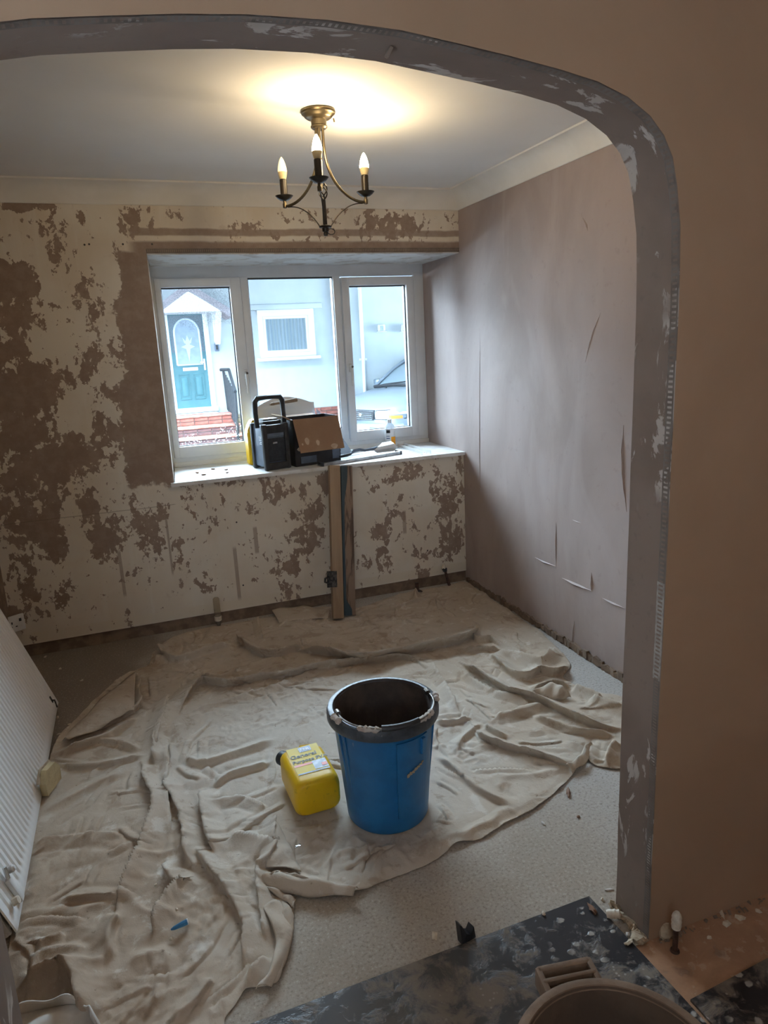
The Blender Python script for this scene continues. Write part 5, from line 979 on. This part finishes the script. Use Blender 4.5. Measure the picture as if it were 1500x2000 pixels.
# downpipe, lights
xp = F(655, 680).x; m = MB(); m.tube([(xp-off.x, -.05, F(655, 790).z-off.z), (xp-off.x, -.05, 3.25-off.z)], .04, 10); m.build('downpipe', 'roof', hs)
xp = F(706, 660).x; m = MB(); m.tube([(xp-off.x, -.04, F(706, 800).z-off.z), (xp-off.x, -.04, 3.25-off.z)], .035, 10); hb(m, xp-.07, xp+.07, D-.06, D, F(707, 702).z-.02, F(707, 702).z+.02); m.build('downpipe', 'trimw', hs)
for px in (743, 788):
    q = F(px, 640); m = MB(); hb(m, q.x-.07, q.x+.07, D-.10, D, q.z-.07, q.z+.06, .02); hb(m, q.x-.085, q.x+.085, D-.14, D, q.z-.09, q.z-.07, .008); wl2 = m.build('wall_light', 'trimw', hs)
    m = MB(); m.lathe([(.0005, -.05), (.04, -.05), (.04, .03), (.0005, .03)], 12, (q.x-off.x, -.105, q.z-off.z)); m.build('light_cover', 'frost', wl2)
# steps
sts = thing('door_steps', 'red tiled brick steps below the teal door', 'steps', (F(380, 850).x, D-.6, ZG)); so2 = Vector((F(380, 850).x, D-.6, ZG))
ys = [D-.35, D-.70, D-1.05, D-1.40]; zst = [F(370, 815, .45).z, F(370, 838, .75).z, F(370, 861, 1.05).z, ]
ztops = [zd0-.10, F(390, 812, .70).z, F(390, 834, 1.05).z, F(390, 856, 1.40).z]; xs0 = F(334, 850).x-.1; xs1 = [F(422, 808).x, F(450, 815).x, F(452, 830).x, F(458, 850).x]
bmesh_cache = {}
for k in range(4):
    yb_ = D-.35*(k) if k else D; yf = D-.35*(k+1); zt_ = ztops[k]; zb_ = ztops[k+1] if k < 3 else ZG
    xl_, xr2 = xs0, xs1[k]
    m = MB(); m.box(((xl_+xr2)/2-so2.x, (yf+.02+D)/2-so2.y, (ZG+zt_-.03)/2-so2.z), (xr2-xl_, D-yf-.02, zt_-.03-ZG)); stp = m.build('step', 'joint', sts, 0)
    m = MB(); m.box(((xl_+xr2)/2-so2.x, (yf+yf+.37)/2-so2.y, zt_-.015-so2.z), (xr2-xl_+.03, .40, .03), .006); m.build('tread', 'trimw' if k == 0 else 'tilered', stp)
    hgt = zt_-.03-zb_; rows = max(1, int(round(hgt/.08))); nb = max(3, int((xr2-xl_)/.225))
    for r_ in range(rows):
        for i in range(nb):
            wbk = (xr2-xl_)/nb; key = (round(wbk, 3), round(hgt/rows, 3), (i*7+r_*3+k) % 3 == 0, k > 1)
            if key not in bmesh_cache:
                m = MB(); m.box((0, 0, 0), (wbk-.012, .03, hgt/rows-.012), .003, seg=1); ob = m.build('brick', 'bricky' if (k < 1 and key[2]) else ('brickd' if k > 1 else 'brick'), stp, 0); bmesh_cache[key] = ob.data
            else: ob = bpy.data.objects.new('brick', bmesh_cache[key]); COL.objects.link(ob); ob.parent = stp
            ob.location = (xl_+(i+.5)*wbk-so2.x, yf+.012-so2.y, zb_+(r_+.5)*hgt/rows-so2.z)
hr = thing('handrail', 'thin blue-black metal handrail beside the red steps', 'handrail', (F(447, 850).x, D-.8, ZG)); ho2 = Vector((F(447, 850).x, D-.8, ZG))
def HP(px, py, dy): q = F(px, py, dy); return q-ho2
a0, a1, b0, b1 = HP(436, 722, .1), HP(446, 800, .1), HP(459, 765, 1.45), HP(466, 862, 1.45)
m = MB(); m.tube([a0, a1], .022, 8); m.tube([b0, b1], .026, 8); m.build('post', 'cardark', hr)
m = MB(); m.tube([a0+Vector((-.05, .0, .0)), a0+Vector((.08, -.15, -.0)), b0+Vector((.0, -.03, .0))], .028, 8); m.tube([a1, b1+Vector((0, 0, .25))], .018, 8); m.build('rail', 'cardark', hr)
for k in range(1, 8):
    t = k/8; m = MB(); m.tube([a0.lerp(b0, t), a1.lerp(b1+Vector((0, 0, .25)), t)], .012, 6); m.build('spindle', 'cardark', hr)
o = MB().box((2.5, 9.2, ZG-.1), (20, 9.2, .2)).build('street', 'street', None, 0); st(o, 'wet grey paving between the houses', 'paving')
o = MB().box((8.3, 11.2, 3.12), (10.4, 3.8, .12)).build('car_shade_slab', 'roof', None, 0); st(o, 'unseen flat slab added to shade the silver car', 'roof')  # unseen slab added to keep sky light off the car
# car
CZ = on(1, 11.9, 710, 809).z-.53
st(MB().box((7.6, 11.2, (ZG+CZ)/2), (7.6, 4.4, CZ-ZG)).build('driveway', 'drive', None, 0), 'raised pale concrete drive under the parked car', 'paving')
cp = Vector((on(1, 11.9, 709, 809).x, 11.9, CZ))
car = thing('car', 'silver car parked outside beyond the right pane', 'car', cp, rad(208))
# local: +x forward, y left, z up; nose at x=0
def sect(hw, zb, zs_, zc, n=9):
    pts = [(-hw*.93, zb), (-hw, zb+.12), (-hw, zs_-.10), (-hw*.97, zs_-.03)] + [(hw*(-.9+1.8*k/n), zs_+(zc-zs_)*(1-abs(-.9+1.8*k/n)**2.2)) for k in range(n+1)] + [(hw*.97, zs_-.03), (hw, zs_-.10), (hw, zb+.12), (hw*.93, zb)]
    return pts
SEC = [(.02, .50, .30, .56, .58), (-.04, .64, .22, .60, .66), (-.14, .74, .20, .66, .73), (-.30, .80, .19, .72, .79), (-.60, .82, .19, .79, .86), (-.95, .83, .19, .85, .92), (-1.20, .835, .19, .89, .95), (-1.5, .84, .19, .91, .95), (-2.6, .84, .19, .93, .95), (-3.6, .82, .2, .94, .97), (-4.0, .74, .24, .90, .93), (-4.1, .66, .3, .80, .82)]
m = MB(); m.loft([[Vector((x, y, z)) for y, z in sect(hw_, zb, zs_, zc)] for x, hw_, zb, zs_, zc in SEC]); m.build('body', 'silver', car, 40)
def gsec(x, hw0, hw1, z0, z1): return [Vector((x, y, z)) for y, z in ((-hw0, z0), (-hw1, z1-.04), (-hw1*.8, z1), (hw1*.8, z1), (hw1, z1-.04), (hw0, z0))]
m = MB(); m.loft([gsec(-1.18, .74, .70, .93, .965), gsec(-1.62, .78, .62, .93, 1.26), gsec(-2.0, .79, .58, .93, 1.42), gsec(-2.9, .79, .58, .93, 1.44), gsec(-3.5, .76, .56, .93, 1.25), gsec(-3.9, .70, .60, .93, .96)]); m.build('cabin', 'carglass', car, 40)
m = MB(); m.loft([gsec(-1.98, .60, .59, 1.39, 1.435), gsec(-2.9, .60, .59, 1.40, 1.455), gsec(-3.3, .58, .57, 1.30, 1.345)]); 
for s_ in (1, -1): m.tube([(-1.16, s_*.75, .93), (-1.62, s_*.64, 1.24), (-2.0, s_*.58, 1.42)], .035, 8)
m.build('roof', 'silver', car, 40)
m = MB(); m.tube([(-1.10, -.70, .93), (-1.08, -.2, .965), (-1.08, .3, .965), (-1.10, .72, .93)], .03, 8); m.tube([(-1.12, -.5, .97), (-1.25, .0, 1.02)], .012, 6); m.tube([(-1.12, .1, .985), (-1.25, .55, 1.02)], .012, 6); m.build('wiper', 'cardark', car)
def nose(y, z):   # point on the front face
    return Vector((.058 - .33*(max(0, abs(y)-.43)/.36)**2.2 - max(0, z-.55)*1.0 - max(0, .3-z)*.3, y, z))
m = MB()
for k in range(5): m.tube([nose(y, .455+.034*k)+Vector((.012, 0, 0)) for y in np.linspace(-.28, .28, 9)], .008, 6)
gr = m.build('grille_slat', 'chrome', car)
m = MB(); m.grid(lambda u, v: nose(-.30+.60*u, .435+.175*v)+Vector((.004, 0, 0)), 12, 4); m.build('grille', 'cardark', car)
m = MB(); m.lathe([(.0005, 0), (.035, 0), (.03, .01), (.0005, .01)], 14, nose(0, .53)+Vector((.012, 0, 0)), RY(rad(90))); m.build('badge', 'chrome', car)
for s_ in (1, -1):
    m = MB(); m.grid(lambda u, v: nose(s_*(.36+.24*u), .465+(.135+.01*u)*v)+Vector((.014, s_*.01*u, 0)), 8, 4); m.build('headlamp', 'lamp', car)
    m = MB(); m.grid(lambda u, v: nose(s_*(.60+.15*u), .465+(.06-.01*u)*v)+Vector((.016, s_*.02, 0)), 8, 4); m.build('indicator', 'amber', car)
    m = MB(); m.grid(lambda u, v: nose(s_*(.60+.19*u), .538+(.06-.02*u)*v)+Vector((.016, s_*.02, 0)), 8, 4); m.build('headlamp', 'lamp', car)
    m = MB(); m.tube([nose(s_*y, z)+Vector((.016, 0, 0)) for y, z in [(.35, .46), (.35, .605), (.58, .615), (.78, .60), (.80, .53), (.79, .46), (.58, .458), (.35, .46)]], .009, 6); m.build('lamp_surround', 'cardark', car)
    for xw in (-.75, -3.2):
        m = MB(); m.lathe([(.0005, -.09), (.18, -.09), (.29, -.085), (.31, -.05), (.31, .05), (.29, .085), (.18, .09), (.0005, .09)], 28, (xw, s_*.77, .31), RX(rad(90))); m.build('wheel', 'tyre', car)
    m = MB(); m.box((-1.45, s_*.93, 1.0), (.10, .16, .11), .03); m.build('wing_mirror', 'silver', car)
m = MB(); m.tube([nose(y, .33)+Vector((.02, 0, 0)) for y in np.linspace(-.76, .76, 17)], .05, 10); m.build('bumper', 'silver', car)
m = MB(); m.grid(lambda u, v: nose(-.26+.52*u, .24+.11*v)+Vector((.075, 0, 0)), 6, 1); m.build('number_plate', 'whiteink', car)
m = MB()
for x, y in [(-.92, -.25), (-.92, .3)]: m.box((x, y, .925), (.03, .04, .02), .005)
m.build('washer_jet', 'cardark', car)
